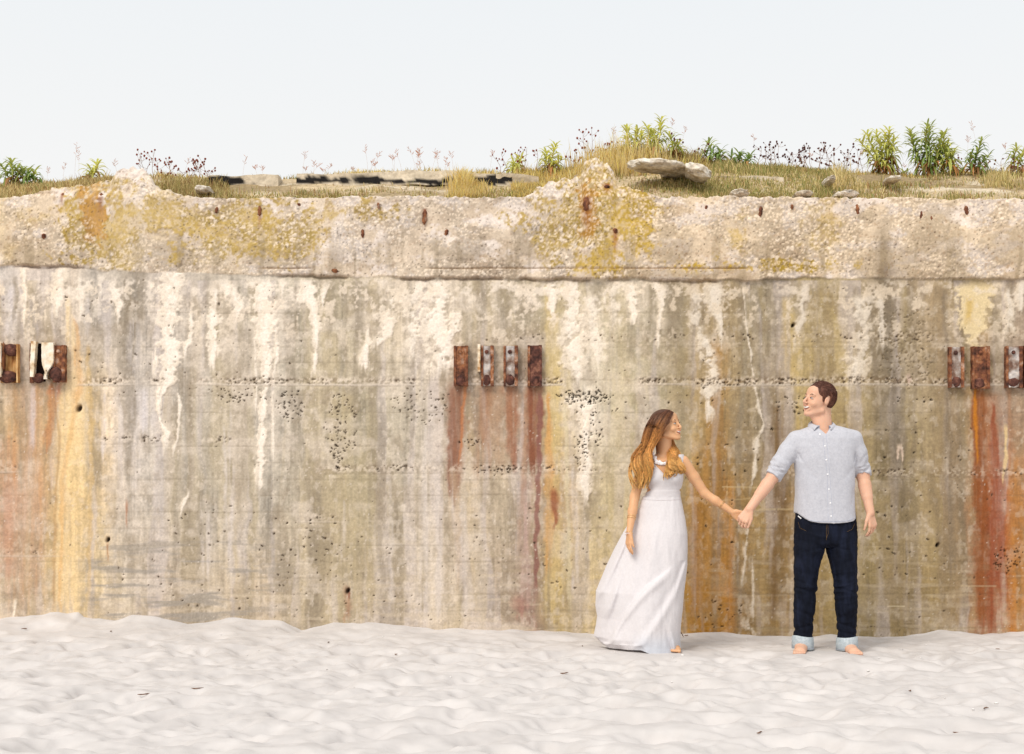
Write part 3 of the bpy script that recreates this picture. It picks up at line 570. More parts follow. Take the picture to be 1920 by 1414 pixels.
# ------------------------------------------------------------------ bank of earth behind the wall
SKY = [(-4000, 345), (0, 344), (60, 342), (130, 338), (200, 331), (280, 331), (350, 334), (400, 334), (500, 333), (600, 328), (720, 321), (800, 324), (900, 325), (980, 327), (1060, 319), (1100, 310), (1150, 300), (1200, 293), (1262, 293), (1300, 303), (1400, 312), (1500, 318), (1600, 324), (1700, 326), (1800, 322), (1920, 320), (6000, 330)]
sx_, sy_ = zip(*SKY)
def bank_z(x, Y):
    x = np.asarray(x, float); Y = np.asarray(Y, float)
    u = x*FPX/Y+960
    crest = CH+(HOR-(np.interp(u, sx_, sy_)+3))*12.4/FPX
    t = sm((Y-10.8)/1.6)*.55+.45*np.clip((Y-10.8)/1.6, 0, 1)
    top = np.interp(u, [q[0] for q in WALL_TOP], [q[1] for q in WALL_TOP])
    z = 3.235+np.clip((372-top), 0, 25)*SW*.9*sm(-(Y-11.6)/.8)*0+(crest-3.235)*t
    z = z+.035*fbm(x*1.7, Y*2.2, 3, 70)*sm((Y-10.8)/.3)
    return z-.02*np.clip(Y-12.6, 0, 40)
def build_bank():
    xs = np.concatenate([np.linspace(-45, -5.2, 40)[:-1], np.arange(-5.2, 5.2, .03), np.linspace(5.2, 45, 40)[1:]])
    ys = np.concatenate([np.arange(10.78, 13.2, .035), np.linspace(13.3, 60, 30)])
    X, Y = np.meshgrid(xs, ys); Z = bank_z(X, Y)
    Z = Z+.012*fbm(X*9, Y*9, 3, 71)
    c = np.ones(X.shape+(3,))*s2l((188, 168, 136))*(1+.25*fbm(X*3, Y*6, 4, 72))[..., None]
    m = sm(fbm(X*1.6, Y*3, 3, 73), 0, .4)[..., None]*.6; c = c*(1-m)+s2l((128, 108, 76))*m
    m = sm(fbm(X*2.6, Y*5, 3, 75), .2, .5)[..., None]*.7; c = c*(1-m)+s2l((214, 200, 178))*m
    return np.stack([X, Y, Z], -1).reshape(-1, 3), grid_faces(*X.shape), np.clip(c, .01, .8).reshape(-1, 3)
o = obj_np('hill', *build_bank()[:2], M['soil'], None, None); Vb_, Fb_, Cb_ = build_bank(); set_col(o.data, Cb_); tag(o, 'dry earth bank behind the top of the wall', kind='structure')

# slabs lying on the bank
def slab(name, x0, x1, y0, y1, Y, label, tar, seed, depth=.5):
    A, B = WP(x0, y1, Y), WP(x1, y0, Y)
    V, F = rough_box((A.x, Y, A.z), (B.x, Y+depth, B.z), .02, .0, seed)
    fr = (V[:, 0]-A.x)/(B.x-A.x)
    V[:, 2] += .025*fbm(V[:, 0]*4, V[:, 1]*4, 3, seed)-(V[:, 2] > (A.z+B.z)/2)*.02*(fr-.5)**2
    V[:, 1] += .03*fbm(V[:, 0]*6, V[:, 2]*9, 3, seed+1)
    lo_t = sm(fbm(V[:, 0]*2.4, V[:, 2]*6, 3, seed+2)+.15, -.1, .2)
    c = np.ones(V.shape)*s2l((206, 192, 170))*(1+.12*fbm(V[:, 0]*12, V[:, 2]*20, 3, seed+3))[:, None]
    if tar:
        h = (V[:, 2]-A.z)/(B.z-A.z)
        m = sm(fbm(V[:, 0]*4.5, V[:, 2]*9, 4, seed+4)+.55*(1-abs(h-.35)*2.6), .18, .30)*(V[:, 1] < Y+.1)
        c = c*(1-m[:, None])+s2l((34, 31, 30))*m[:, None]
    o = obj_np(name, V, F, M['slab'], None, c); tag(o, label, 'slab'); return o
slab('concrete_slab', 392, 522, 327, 353, 11.75, 'left short slab on the bank with a black tar patch', True, 110)
slab('concrete_slab', 556, 960, 323, 350, 11.75, 'long flat slab on the bank with broken black tar edge', True, 123)
slab('concrete_slab', 1250, 1470, 331, 343, 11.7, 'thin bare slab in the turf right of the loose rocks', False, 131)
slab('concrete_slab', 930, 1010, 327, 343, 11.75, 'small bare slab end in the grass left of the lichen mound', False, 137)
def rock(x0, x1, y0, y1, Y, label, seed, tilt=0):
    a, b = WP(x0, y1, Y), WP(x1, y0, Y); c = (a+b)/2; r = ((b.x-a.x)/2, .16, (b.z-a.z)/2)
    V, F = blob((0, 0, 0), (1, 1, 1), .35, seed, 4, 4)
    V = np.sign(V)*np.abs(V)**.7; V = V*(1+.30*(np.abs(fbm3(V[:, 0]*3+seed, V[:, 1]*3, V[:, 2]*3, 3, seed+1))-.25))[:, None]; V = V*np.array(r)
    V[:, 2] += .01*fbm(V[:, 0]*30, V[:, 1]*30, 3, seed)+V[:, 0]*tilt
    o = obj_np('rock', V+np.array(c), F, M['rock']); tag(o, label, 'rock'); return o
rock(1182, 1280, 301, 321, 11.35, 'wide flat pale rock overhanging the turf beside the lichen mound', 3, -.06)
rock(1284, 1330, 311, 336, 11.3, 'smaller tilted pale rock right of the wide flat one', 5, -.35)
rock(1240, 1300, 320, 330, 11.5, 'low tan stone tucked under the wide flat rock', 9)
rock(1488, 1520, 362, 372, 10.95, 'white stone on the wall edge near the middle right', 12)
rock(1562, 1604, 362, 373, 10.95, 'long flat white stone on the wall edge further right', 14)
rock(1545, 1562, 335, 346, 11.4, 'small pale stone in the turf above the long flat one', 16)
rock(1660, 1684, 334, 343, 11.5, 'small round stone below the left leafy clump', 18)
rock(1368, 1400, 360, 372, 10.95, 'little white stone on the wall edge right of the mound', 22)
rock(370, 400, 352, 366, 11.1, 'pale stone in the turf right of the left mound', 24)

# ------------------------------------------------------------------ grass on the bank (cannot be counted)
def blades(n, ufun, Yr, Lr, palette, seed, width=.0035, lean=.6, mask=None):
    r = np.random.default_rng(seed)
    u = ufun(r, n); Y = r.uniform(*Yr, n); x = (u-960)*Y/FPX
    if mask is not None:
        k = mask(u, Y, x, r); u, Y, x = u[k], Y[k], x[k]; n = len(u)
    z = bank_z(x, Y)-.008; L = r.uniform(*Lr, n)*(.45+1.3*vn(x*4.5, Y*3.5, seed)**1.5+.5*(vn(x*14, Y*14, seed+1) > .72))
    an = r.uniform(0, 2*np.pi, n); ln = r.uniform(.1, lean, n)
    dx, dy = np.cos(an)*ln*L, np.sin(an)*ln*L; wa = r.uniform(0, np.pi, n); wx_, wy_ = np.cos(wa)*width, np.sin(wa)*width
    b = np.stack([x, Y, z], -1); m = b+np.stack([dx*.35, dy*.35, L*.6], -1); t = b+np.stack([dx, dy, L*np.sqrt(np.clip(1-ln**2*.6, .2, 1))], -1)
    W_ = np.stack([wx_, wy_, wx_*0], -1)
    V = np.stack([b-W_, b+W_, m+W_*.7, m-W_*.7, t], 1).reshape(-1, 3)
    i = np.arange(n)*5
    F = np.stack([np.stack([i, i+1, i+2, i+3], 1), np.stack([i+3, i+2, i+4, i+4], 1)], 1)
    q = F[:, 0]; tr = np.stack([i+3, i+2, i+4], 1)
    P = s2l(palette); ci = r.integers(0, len(P), n); big = vn(x*3, Y*4, seed+3)
    ci = np.where(big > .6, np.minimum(ci, len(P)-1), ci); c = P[ci]*r.uniform(.7, 1.25, (n, 1)); c = np.repeat(c, 5, 0)
    # all triangles so that one face size fits
    tris = np.vstack([q[:, [0, 1, 2]], q[:, [0, 2, 3]], tr])
    return V, tris, np.clip(c, .01, .85)
STRAW, OLIVE, GREEN, BROWN, GOLD = (228, 206, 150), (176, 162, 104), (144, 150, 88), (166, 130, 90), (238, 206, 124)
def patch_mask(u, Y, x, r):
    d = fbm(x*2.2, Y*4, 3, 201)+.22+.25*sm(-(Y-11.3)/.4)
    slabz = ((u > 392) & (u < 930) & (Y > 11.5) & (Y < 12.3) & (r.uniform(size=len(u)) < .85))
    slabz |= ((u > 1250) & (u < 1470) & (Y > 11.62) & (Y < 12.1) & (r.uniform(size=len(u)) < .85))
    bare = (u > 1600) & (Y < 11.5) & (fbm(x*2, Y*3, 2, 207) > -.2)
    return (d+.25*fbm(x*7, Y*9, 2, 211) > r.uniform(-.15, .3, len(u))) & ~slabz & ~(bare & (r.uniform(size=len(u)) < .8))
uni = lambda r, n: r.uniform(-420, 2420, n)
gp = [blades(58000, uni, (10.8, 12.7), (.02, .05), (STRAW, OLIVE, OLIVE, GREEN, BROWN), 301, mask=patch_mask),
      blades(34000, uni, (10.82, 11.4), (.02, .055), (STRAW, OLIVE, GREEN, OLIVE, BROWN), 302, mask=patch_mask),
      blades(15000, uni, (12.1, 12.7), (.02, .06), (GOLD, STRAW, OLIVE, STRAW), 303, mask=lambda u, Y, x, r: fbm(x*1.5, Y, 3, 208) > -.1),
      blades(9000, lambda r, n: r.uniform(960, 1150, n), (11.0, 12.3), (.03, .08), (GOLD, STRAW, GOLD, OLIVE), 304),
      blades(6000, lambda r, n: r.uniform(1130, 1330, n), (11.9, 12.5), (.04, .11), (GOLD, STRAW, OLIVE, BROWN), 305),
      blades(2200, lambda r, n: r.normal(880, 16, n), (11.2, 11.8), (.05, .14), (GOLD, STRAW), 306),
      blades(1600, lambda r, n: r.normal(1150, 40, n), (11.7, 12.3), (.08, .2), (GOLD, STRAW, STRAW), 307, lean=.35),
      blades(2600, lambda r, n: r.uniform(1560, 1930, n), (11.5, 12.2), (.05, .13), (STRAW, STRAW, OLIVE), 308, lean=.9, mask=lambda u, Y, x, r: fbm(x*3, Y, 3, 209) > 0),
      blades(7000, lambda r, n: r.uniform(-60, 230, n), (10.85, 12.0), (.025, .07), (STRAW, OLIVE, BROWN, STRAW), 309),
      blades(6000, lambda r, n: r.uniform(262, 430, n), (10.85, 11.8), (.03, .08), (OLIVE, OLIVE, STRAW, BROWN), 310),
      blades(9000, lambda r, n: r.uniform(1240, 1560, n), (11.2, 12.4), (.03, .07), (OLIVE, GREEN, OLIVE, STRAW), 311)]
vv = []; ff = []; cc = []; o_ = 0
for v, f, c in gp: vv.append(v); ff.append(f+o_); cc.append(c); o_ += len(v)
g = obj_np('grass', np.vstack(vv), np.vstack(ff), M['grass'], None, np.vstack(cc), smooth=False)
tag(g, 'short dry grass growing along the top of the wall', 'grass', kind='stuff')

# ------------------------------------------------------------------ plants on the bank
def tube(pts, rad, sides=5):
    pts = [Vector(p) for p in pts]; V = []
    for k, p in enumerate(pts):
        d = (pts[min(k+1, len(pts)-1)]-pts[max(k-1, 0)]).normalized(); up = Vector((0, 0, 1)) if abs(d.z) < .9 else Vector((1, 0, 0))
        a = d.cross(up).normalized(); b = d.cross(a); r = rad[k] if hasattr(rad, '__len__') else rad
        for q in range(sides):
            t = q*2*math.pi/sides; V.append(p+a*(r*math.cos(t))+b*(r*math.sin(t)))
    F = [[k*sides+q, k*sides+(q+1) % sides, (k+1)*sides+(q+1) % sides, (k+1)*sides+q] for k in range(len(pts)-1) for q in range(sides)]
    return np.array([tuple(v) for v in V]), np.array(F)
def leaf_strip(base, az, L, wd, rise, droop, segs=6, tw=0.):
    d = Vector((math.cos(az), math.sin(az), 0)); s = Vector((-math.sin(az), math.cos(az), 0)); V = []
    for k in range(segs+1):
        t = k/segs; p = base+d*(L*(t*(1-.18*t*droop)))+Vector((0, 0, L*(rise*t-droop*t*t)))
        w_ = wd*math.sin(math.pi*(.06+.94*t)**.75)*(1 if k < segs else 0)
        dn = Vector((0, 0, w_*.35))
        V += [p-s*w_+dn, p, p+s*w_+dn]
    F = []
    for k in range(segs): 
        a = k*3; F += [[a, a+1, a+4, a+3], [a+1, a+2, a+5, a+4]]
    return np.array([tuple(v) for v in V]), np.array(F)
def leafy_plant(px, ybase, Y, stems, label, seed, warm=.5, group=None):
    r = random.Random(seed); base = WP(px, ybase, Y); zb = float(bank_z(base.x, Y)); base.z = min(base.z, zb+.01)
    root = empty('leafy_plant', base, label, 'plant', group)
    LV = []; LC = []; SV = []; SCc = []; top_spray = []
    for (dx, H, lean) in stems:
        b = base+Vector((dx*.25, r.uniform(-.06, .06), 0)); tp = base+Vector((dx+lean, r.uniform(-.1, .1), H))
        pts = [b.lerp(tp, t)+Vector((0, 0, 0))+Vector((.03*math.sin(t*3+seed), 0, 0)) for t in [i/8 for i in range(9)]]
        v, f = tube(pts, [.006-.004*i/8 for i in range(9)], 5); SV.append((v, f)); SCc.append(np.tile(s2l((150, 110, 70)), (len(v), 1)))
        n = int(50*H/.4)+6
        for i in range(n):
            t = .08+.92*(i/n)**.9; k = min(7, int(t*8)); p = pts[k].lerp(pts[k+1], t*8-k)
            az = i*2.4+r.uniform(-.4, .4); LL = (.165-.10*t**2)*r.uniform(.8, 1.2); ri = .65+.6*t+r.uniform(-.15, .15)
            v, f = leaf_strip(p, az, LL, .0115*(1.15-.45*t), ri, r.uniform(1.0, 1.7)-.7*t**2, 7)
            g0 = s2l((122, 148, 78)); g1 = s2l((226, 222, 120)); dead = s2l((176, 126, 76))
            mixf = min(1, max(0, warm*.9+.45*(t-.5)+r.uniform(-.25, .25))); c = g0*(1-mixf)+g1*mixf
            if t < .3 and r.random() < .6: c = dead*r.uniform(.6, 1.2)
            LV.append((v, f)); LC.append(np.tile(c*r.uniform(.8, 1.2), (len(v), 1)))
    v, f = join(SV); obj_np('stem', v, f, M['stem'], root, np.vstack(SCc))
    v, f = join(LV); obj_np('foliage', v, f, M['leaf'], root, np.clip(np.vstack(LC), .01, .8), smooth=False)
    return root
leafy_plant(1652, 326, 12.2, [(-.10, .30, -.05), (-.05, .36, -.03), (0, .37, .0), (.04, .36, .03), (.09, .30, .05), (.02, .33, .02)], 'bright yellow-green leafy clump, left of the two large bushy plants', 1, .78)
leafy_plant(1735, 326, 12.2, [(-.06, .40, -.02), (0, .42, .03), (.05, .42, .03), (.10, .34, .06), (.12, .28, .08), (-.03, .36, -.04)], 'tallest dark green leafy clump with drooping leaves at right', 2, .30)
leafy_plant(1782, 327, 12.15, [(-.02, .34, -.02), (.0, .26, .0), (.03, .22, .03)], 'slender yellow-green plant leaning on the tallest clump', 3, .66)
leafy_plant(1832, 323, 12.1, [(.0, .28, .0), (-.05, .15, -.04), (.05, .17, .05)], 'single dark pyramid-shaped plant right of the tall clump', 4, .15)
leafy_plant(1187, 296, 12.2, [(-.03, .30, -.06), (.0, .25, .0), (.02, .22, .02)], 'pale yellow-green plant, leftmost of the tall ones on the mound', 5, .92)
leafy_plant(1222, 293, 12.2, [(-.03, .30, -.02), (.02, .34, .04), (.0, .25, .0)], 'tall yellow-green plant with a bent tip beside the flat rock', 6, .82)
leafy_plant(1256, 298, 12.2, [(.0, .20, .0), (.05, .16, .02)], 'short mid-green plant behind the wide flat rock', 7, .6)
leafy_plant(1342, 308, 12.2, [(-.01, .22, -.01), (.04, .14, .04), (-.03, .12, -.04)], 'small dark plant with arching leaves right of the mound', 8, .12)
leafy_plant(1396, 311, 12.2, [(-.02, .13, -.01), (.04, .12, .04), (-.06, .10, -.04)], 'low wide dark plant, second right of the mound', 9, .08)
leafy_plant(1040, 318, 12.1, [(.0, .24, .0), (-.03, .20, -.05), (.05, .12, .0)], 'light lime-green weed left of the lichen mound', 10, .95)
leafy_plant(970, 325, 12.1, [(.0, .16, .0), (-.03, .13, -.03)], 'small pale yellow weed furthest left of the lichen mound', 11, .95)
leafy_plant(172, 336, 12.1, [(.0, .16, .01), (-.03, .10, .0)], 'little yellow-green weed left of the pale mound', 12, .95)
leafy_plant(18, 346, 12.0, [(-.06, .17, -.02), (.0, .20, .02), (.06, .14, .04)], 'green narrow-leaved plant at the far left edge', 13, .28)
leafy_plant(52, 346, 12.0, [(.0, .13, .02), (.06, .10, .04), (-.05, .12, 0)], 'low green plant beside the one at the far left edge', 14, .25)
leafy_plant(1905, 322, 12.2, [(.0, .20, .0), (.04, .16, .03)], 'loose grey-green weed at the far right edge', 15, .5)
leafy_plant(1690, 326, 12.6, [(.05, .08, .0)], 'tiny green sprout between the two large clumps', 16, .4)
def dry_weed(px, H, Y, label, seed, heads, group, col=(92, 52, 44)):
    r = random.Random(seed); x = (px-960)*Y/FPX; b = Vector((x, Y, float(bank_z(x, Y))-.01))
    root = empty('dried_weed', b, label, 'weed', group)
    tp = b+Vector((r.uniform(-.05, .05), r.uniform(-.04, .04), H)); S = []; Hd = []
    main = [b.lerp(tp, t)+Vector((.012*math.sin(5*t+seed), 0, 0)) for t in [i/5 for i in range(6)]]
    S.append(tube(main, [.0022, .002, .0018, .0016, .0013, .001], 4))
    for k in range(heads):
        t = r.uniform(.3, 1); i = min(4, int(t*5)); p = main[i].lerp(main[i+1], t*5-i)
        q = p+Vector((r.uniform(-.07, .07), r.uniform(-.05, .05), r.uniform(.01, .06))) if k else tp
        if k: S.append(tube([p, p.lerp(q, .5)+Vector((0, 0, -.008)), q], .0011, 4))
        s = r.uniform(.006, .0105); Hd.append(blob(q, (s, s, s*1.15), .35, seed+k, 1, 5))
    v, f = join(S); obj_np('stem', v, f, M['stem'], root, np.tile(s2l((150, 112, 84)), (len(v), 1)))
    for v, f in Hd: obj_np('seed_head', v, f, M['stem'], root, np.tile(s2l(col), (len(v), 1)))
rg = random.Random(5)
ORD = ['leftmost', 'second', 'third', 'fourth', 'fifth', 'sixth', 'seventh', 'eighth', 'ninth', 'tenth', 'eleventh', 'twelfth', 'thirteenth', 'fourteenth', 'fifteenth', 'sixteenth', 'seventeenth', 'eighteenth', 'nineteenth', 'twentieth']+['twenty-'+q for q in ('first', 'second', 'third', 'fourth', 'fifth', 'sixth', 'seventh', 'eighth', 'ninth')]+['thirtieth', 'thirty-first', 'thirty-second', 'thirty-third', 'thirty-fourth']
def nth(k): return ORD[k] if k == 0 else ORD[k]+' from left'
for reg, (xa, xb, n, Hr, hd, lab, c) in enumerate(((250, 305, 5, (.10, .26), 5, 'dried weed with red-brown heads just right of the pale mound', (128, 60, 44)), (305, 400, 10, (.06, .18), 6, 'dried weed with brown heads between pale mound and slabs', (124, 64, 48)),
                                           (940, 1010, 6, (.10, .26), 5, 'dried weed with red-brown heads left of the lichen mound', (128, 60, 44)), (1070, 1165, 11, (.10, .34), 6, 'dried weed with orange-brown heads on the lichen mound', (136, 64, 44)),
                                           (1255, 1330, 4, (.08, .2), 4, 'dried weed with dark heads behind the flat rocks', (104, 60, 50)), (1420, 1530, 13, (.08, .24), 6, 'dried weed with dark round heads right of the low dark plants', (84, 48, 44)),
                                           (1530, 1615, 11, (.08, .27), 6, 'dried weed with dark round heads left of the bright clump', (96, 54, 46)), (1800, 1925, 8, (.06, .16), 5, 'dried weed with brown heads near the right edge', (120, 78, 58)))):
    for k in range(n):
        dry_weed(xa+(xb-xa)*(k+rg.random())/n, rg.uniform(*Hr), 12.2+rg.uniform(-.15, .2), nth(k)+' '+lab, reg*100+k, hd, 'dried weeds '+lab.split(' heads ')[-1], c)
def stalk(px, H, Y, lean, label, seed, group, sp=.7):
    r = random.Random(seed); x = (px-960)*Y/FPX; b = Vector((x, Y, float(bank_z(x, Y))-.01)); root = empty('grass_stalk', b, label, 'grass stalk', group)
    pts = [b+Vector((lean*t*t, 0, H*t)) for t in [i/7 for i in range(8)]]
    v, f = tube(pts, [.0008-.0004*i/7 for i in range(8)], 4); obj_np('stem', v, f, M['stem'], root, np.tile(s2l((196, 160, 130)), (len(v), 1)))
    S = []
    for k in range(9):
        t = sp+(1-sp)*k/8; i = min(6, int(t*7)); p = pts[i].lerp(pts[i+1], t*7-i)
        d = Vector((r.uniform(-.03, .03), r.uniform(-.02, .02), r.uniform(.01, .03))); S.append(tube([p, p+d*.7, p+d], [.0006, .0020, .0005], 4))
    v, f = join(S); obj_np('seed_head', v, f, M['stem'], root, np.tile(s2l((190, 140, 116)), (len(v), 1)))
for k, (px, H, lean) in enumerate(((88, .14, .01), (118, .18, .02), (140, .34, .02), (148, .28, .0), (220, .16, -.03), (345, .18, .05), (455, .20, .03))):
    stalk(px, H, 12.2, lean, nth(k)+' of the thin pinkish grass stalks above the left part of the wall', k, 'thin grass stalks at left')
for k, px_ in enumerate(sorted([rg.choice((500, 590, 670, 690, 760, 850, 900))+rg.gauss(0, 26) for _ in range(30)])):
    stalk(px_, rg.uniform(.05, .24), 12.2+rg.uniform(-.1, .2), rg.uniform(-.06, .08), nth(k)+' of the fine wispy grass stalks above the tarred slabs', 50+k, 'wispy grass stalks above the tarred slabs', .75)
for k, (px, H, lean) in enumerate(sorted(((1250, .36, .06), (1275, .30, .05), (1415, .30, -.01), (1523, .16, -.02), (1812, .32, .02), (1835, .44, -.06), (1892, .26, -.04), (1605, .2, .05), (1160, .3, -.05), (1700, .1, -.03)))):
    stalk(px, H, 12.2, lean, nth(k)+' of the bare thin stalks against the sky in the right half', 100+k, 'bare stalks at right', .85)

# ------------------------------------------------------------------ the beach
FOOT = [(-4000, 1150), (0, 1160), (50, 1157), (95, 1149), (148, 1152), (158, 1161), (215, 1162), (248, 1155), (300, 1160), (352, 1172), (385, 1169), (428, 1159), (530, 1168), (565, 1182), (600, 1176), (625, 1170), (702, 1168), (760, 1173), (812, 1180), (900, 1180), (960, 1179), (1060, 1184), (1110, 1187), (1150, 1188), (1280, 1189), (1320, 1186), (1345, 1188), (1420, 1194), (1490, 1196), (1560, 1192), (1622, 1197), (1700, 1194), (1760, 1184), (1800, 1183), (1840, 1190), (1880, 1186), (1920, 1184), (6000, 1186)]
fx_, fy_ = zip(*FOOT)
def build_sand():
    xs = np.concatenate([-np.geomspace(400, 4.7, 60)[:-1], np.arange(-4.7, 4.7, .014), np.geomspace(4.7, 400, 60)[1:]])
    ys = np.concatenate([-np.geomspace(400, .5, 40), np.linspace(0, 5.0, 50)[:-1], np.arange(5.0, 10.86, .014)])
    X, Y = np.meshgrid(xs, ys)
    u = X/SW+960; zf = CH+(HOR-np.interp(u, fx_, fy_))*SW
    t = sm((Y-8.7)/2.0); t2 = np.clip((Y-10.0)/.7, 0, 1)**2
    zs = CH+(HOR-np.interp(X/SW+960, [-4000, 0, 600, 1100, 6000], [1160, 1166, 1182, 1192, 1192]))*SW
    H = zs*t*.75+(zf-.75*zs)*t2
    n = np.zeros_like(X); r = np.random.default_rng(5)
    i5 = np.searchsorted(ys, 5.0); 
    fall = 1-.62*sm((Y-9.5)/1.1)
    # trodden hollows with soft rims
    N = 3400; cx = r.uniform(-4.9, 4.9, N); cy = r.uniform(4.6, 10.8, N); big = r.random(N)
    for k in range(N):
        L = .055+.15*big[k]**2.0; Wd = L*r.uniform(.5, .9); an = r.uniform(0, np.pi); dp = .020*(L/.14)*r.uniform(.3, 1.3)
        j0, j1 = np.searchsorted(xs, [cx[k]-.45, cx[k]+.45]); a0, a1 = np.searchsorted(ys, [cy[k]-.45, cy[k]+.45])
        if j1-j0 < 3 or a1-a0 < 3: continue
        dx = X[a0:a1, j0:j1]-cx[k]; dy = Y[a0:a1, j0:j1]-cy[k]
        p = (dx*np.cos(an)+dy*np.sin(an))/L; q = (-dx*np.sin(an)+dy*np.cos(an))/Wd; rr = p*p+q*q
        n[a0:a1, j0:j1] += dp*(-np.exp(-rr*1.4)+.55*np.exp(-(np.sqrt(rr)-1.35)**2*4.5))
    N = 5200; cx = r.uniform(-4.6, 4.6, N); cy = r.uniform(5.2, 10.6, N)
    for k in range(N):
        L = r.uniform(.022, .05); dp = .16*L*r.uniform(.4, 1.2); j0, j1 = np.searchsorted(xs, [cx[k]-.14, cx[k]+.14]); a0, a1 = np.searchsorted(ys, [cy[k]-.14, cy[k]+.14])
        rr = ((X[a0:a1, j0:j1]-cx[k])/L)**2+((Y[a0:a1, j0:j1]-cy[k])/L)**2; n[a0:a1, j0:j1] += dp*(-np.exp(-rr)+.5*np.exp(-(np.sqrt(rr)-1.5)**2*3))
    n = np.tanh(n/.04)*.04
    H = H+(n*1.15+.018*fbm(X*1.3, Y*1.3, 3, 401)+.008*fbm(X*5, Y*6, 3, 402)+  .0038*fbm(X*22, Y*22, 3, 403))*fall
    # feet press in; the hem lies on the sand
    for (px, Y0, dz, w_) in ((1545, 9.48, .046, .34), (1245, 9.50, .040, .34), (1170, 9.55, .046, .30)):
        x0 = (px-960)*Y0/FPX; g_ = np.exp(-(((X-x0)**2+((Y-Y0))**2)/w_**2)**1.5); H = H*(1-g_*.93)+(dz+.006*fbm(X*9, Y*9, 3, 407)+.003*fbm(X*30, Y*30, 2, 408))*g_*.93
    far = sm((np.hypot(X, Y-8)-9)/20)
    H = H*(1-far)
    P = np.stack([X, Y, H], -1)
    return P.reshape(-1, 3), grid_faces(*X.shape), (xs, ys, H)
Vs_, Fs_, SG = build_sand()
o = obj_np('sand', Vs_, Fs_, M['sand']); tag(o, 'soft pale trodden beach sand', kind='structure')
def sand_z(x, y):
    xs, ys, H = SG; j = min(max(int(np.searchsorted(xs, x)), 1), len(xs)-1); i = min(max(int(np.searchsorted(ys, y)), 1), len(ys)-1); return float(H[i, j])
o = obj_np('ground', [(-900, -900, -.6), (900, -900, -.6), (900, 1500, -.6), (-900, 1500, -.6)], [[0, 1, 2, 3]], M['sand']); tag(o, 'flat shore reaching to the horizon', kind='structure')
def on_sand(px, py):
    lo, hi = 5.2, 10.6
    for _ in range(30):
        m = (lo+hi)/2; p = WP(px, py, m)
        if p.z > sand_z(p.x, m): lo = m
        else: hi = m
    p = WP(px, py, lo); p.z = sand_z(p.x, lo); return p
def shell_bit(px, py, s, label, grp, seed):
    p = on_sand(px, py); r = random.Random(seed); n = 7; V = [(0, 0, .35)]; F = []
    for k in range(n):
        a_ = math.pi*(k/(n-1))*1.1-.2; V.append((math.cos(a_), math.sin(a_)*.9, .0)); V.append((.55*math.cos(a_), .55*math.sin(a_)*.9, .3+.06*(k % 2)))
    V.append((0, -.35, .1)); V = np.array(V)*s; c, s_ = math.cos(r.uniform(0, 6)), math.sin(r.uniform(0, 6)); 
    V = np.stack([V[:, 0]*c-V[:, 1]*math.sqrt(max(0, 1-c*c)), V[:, 0]*math.sqrt(max(0, 1-c*c))+V[:, 1]*c, V[:, 2]], 1)
    T = []
    for k in range(n-1):
        a, b, c2, d = 1+2*k, 2+2*k, 4+2*k, 3+2*k; T += [[a, d, c2], [a, c2, b], [b, c2, 0]]
    T += [[0, 2, 2*n+1], [2*n, 0, 2*n+1]]
    V[:, 2] += s*.15
    o = obj_np('shell_fragment', V+np.array(p), T, M['shell'], None, None, smooth=False); tag(o, label, 'shell', grp)
    md = o.modifiers.new('thick', 'SOLIDIFY'); md.thickness = s*.12
for k, (px, py, s) in enumerate(((1046, 1185, 1), (1133, 1215, 1), (1137, 1210, 1.4), (1153, 1223, 1), (1262, 1234, 1), (1280, 1229, 1.9), (1267, 1240, 1.2), (1400, 1201, 1), (1553, 1215, 1.3), (1648, 1233, 1), (1628, 1256, 1.5), (1725, 1234, 1.5), (1737, 1208, 1), (1742, 1203, 1), (1750, 1210, 1), (1692, 1218, .9), (1260, 1277, 1.2), (1868, 1318, 1.6), (1772, 1309, .9), (415, 1190, 1.3), (463, 1229, 1), (518, 1180, 1), (613, 1255, 1), (656, 1226, 1), (718, 1194, 1.4), (740, 1190, .9), (845, 1270, 1.4), (885, 1241, 1), (663, 1288, .9), (700, 1325, .9), (90, 1201, 1), (510, 1200, .8), (485, 1220, .9), (1412, 1250, .8), (1100, 1150+45, .7), (1590, 1192+12, .8), (1825, 1330, 1.2))):
    shell_bit(px, py, .007*s, ('tiny white shell fragment lying on the sand' if s < 1.4 else 'larger pale shell piece on the sand at '+('the dress hem' if px < 1300 and px > 1200 else 'the open sand left of centre' if px < 900 else 'the left of the dress' if px < 1200 else 'the man\'s right, below his feet' if px < 1700 else 'the right, near the wall' if py < 1260 else 'the far right')), 'white shell fragments scattered on the sand', k)
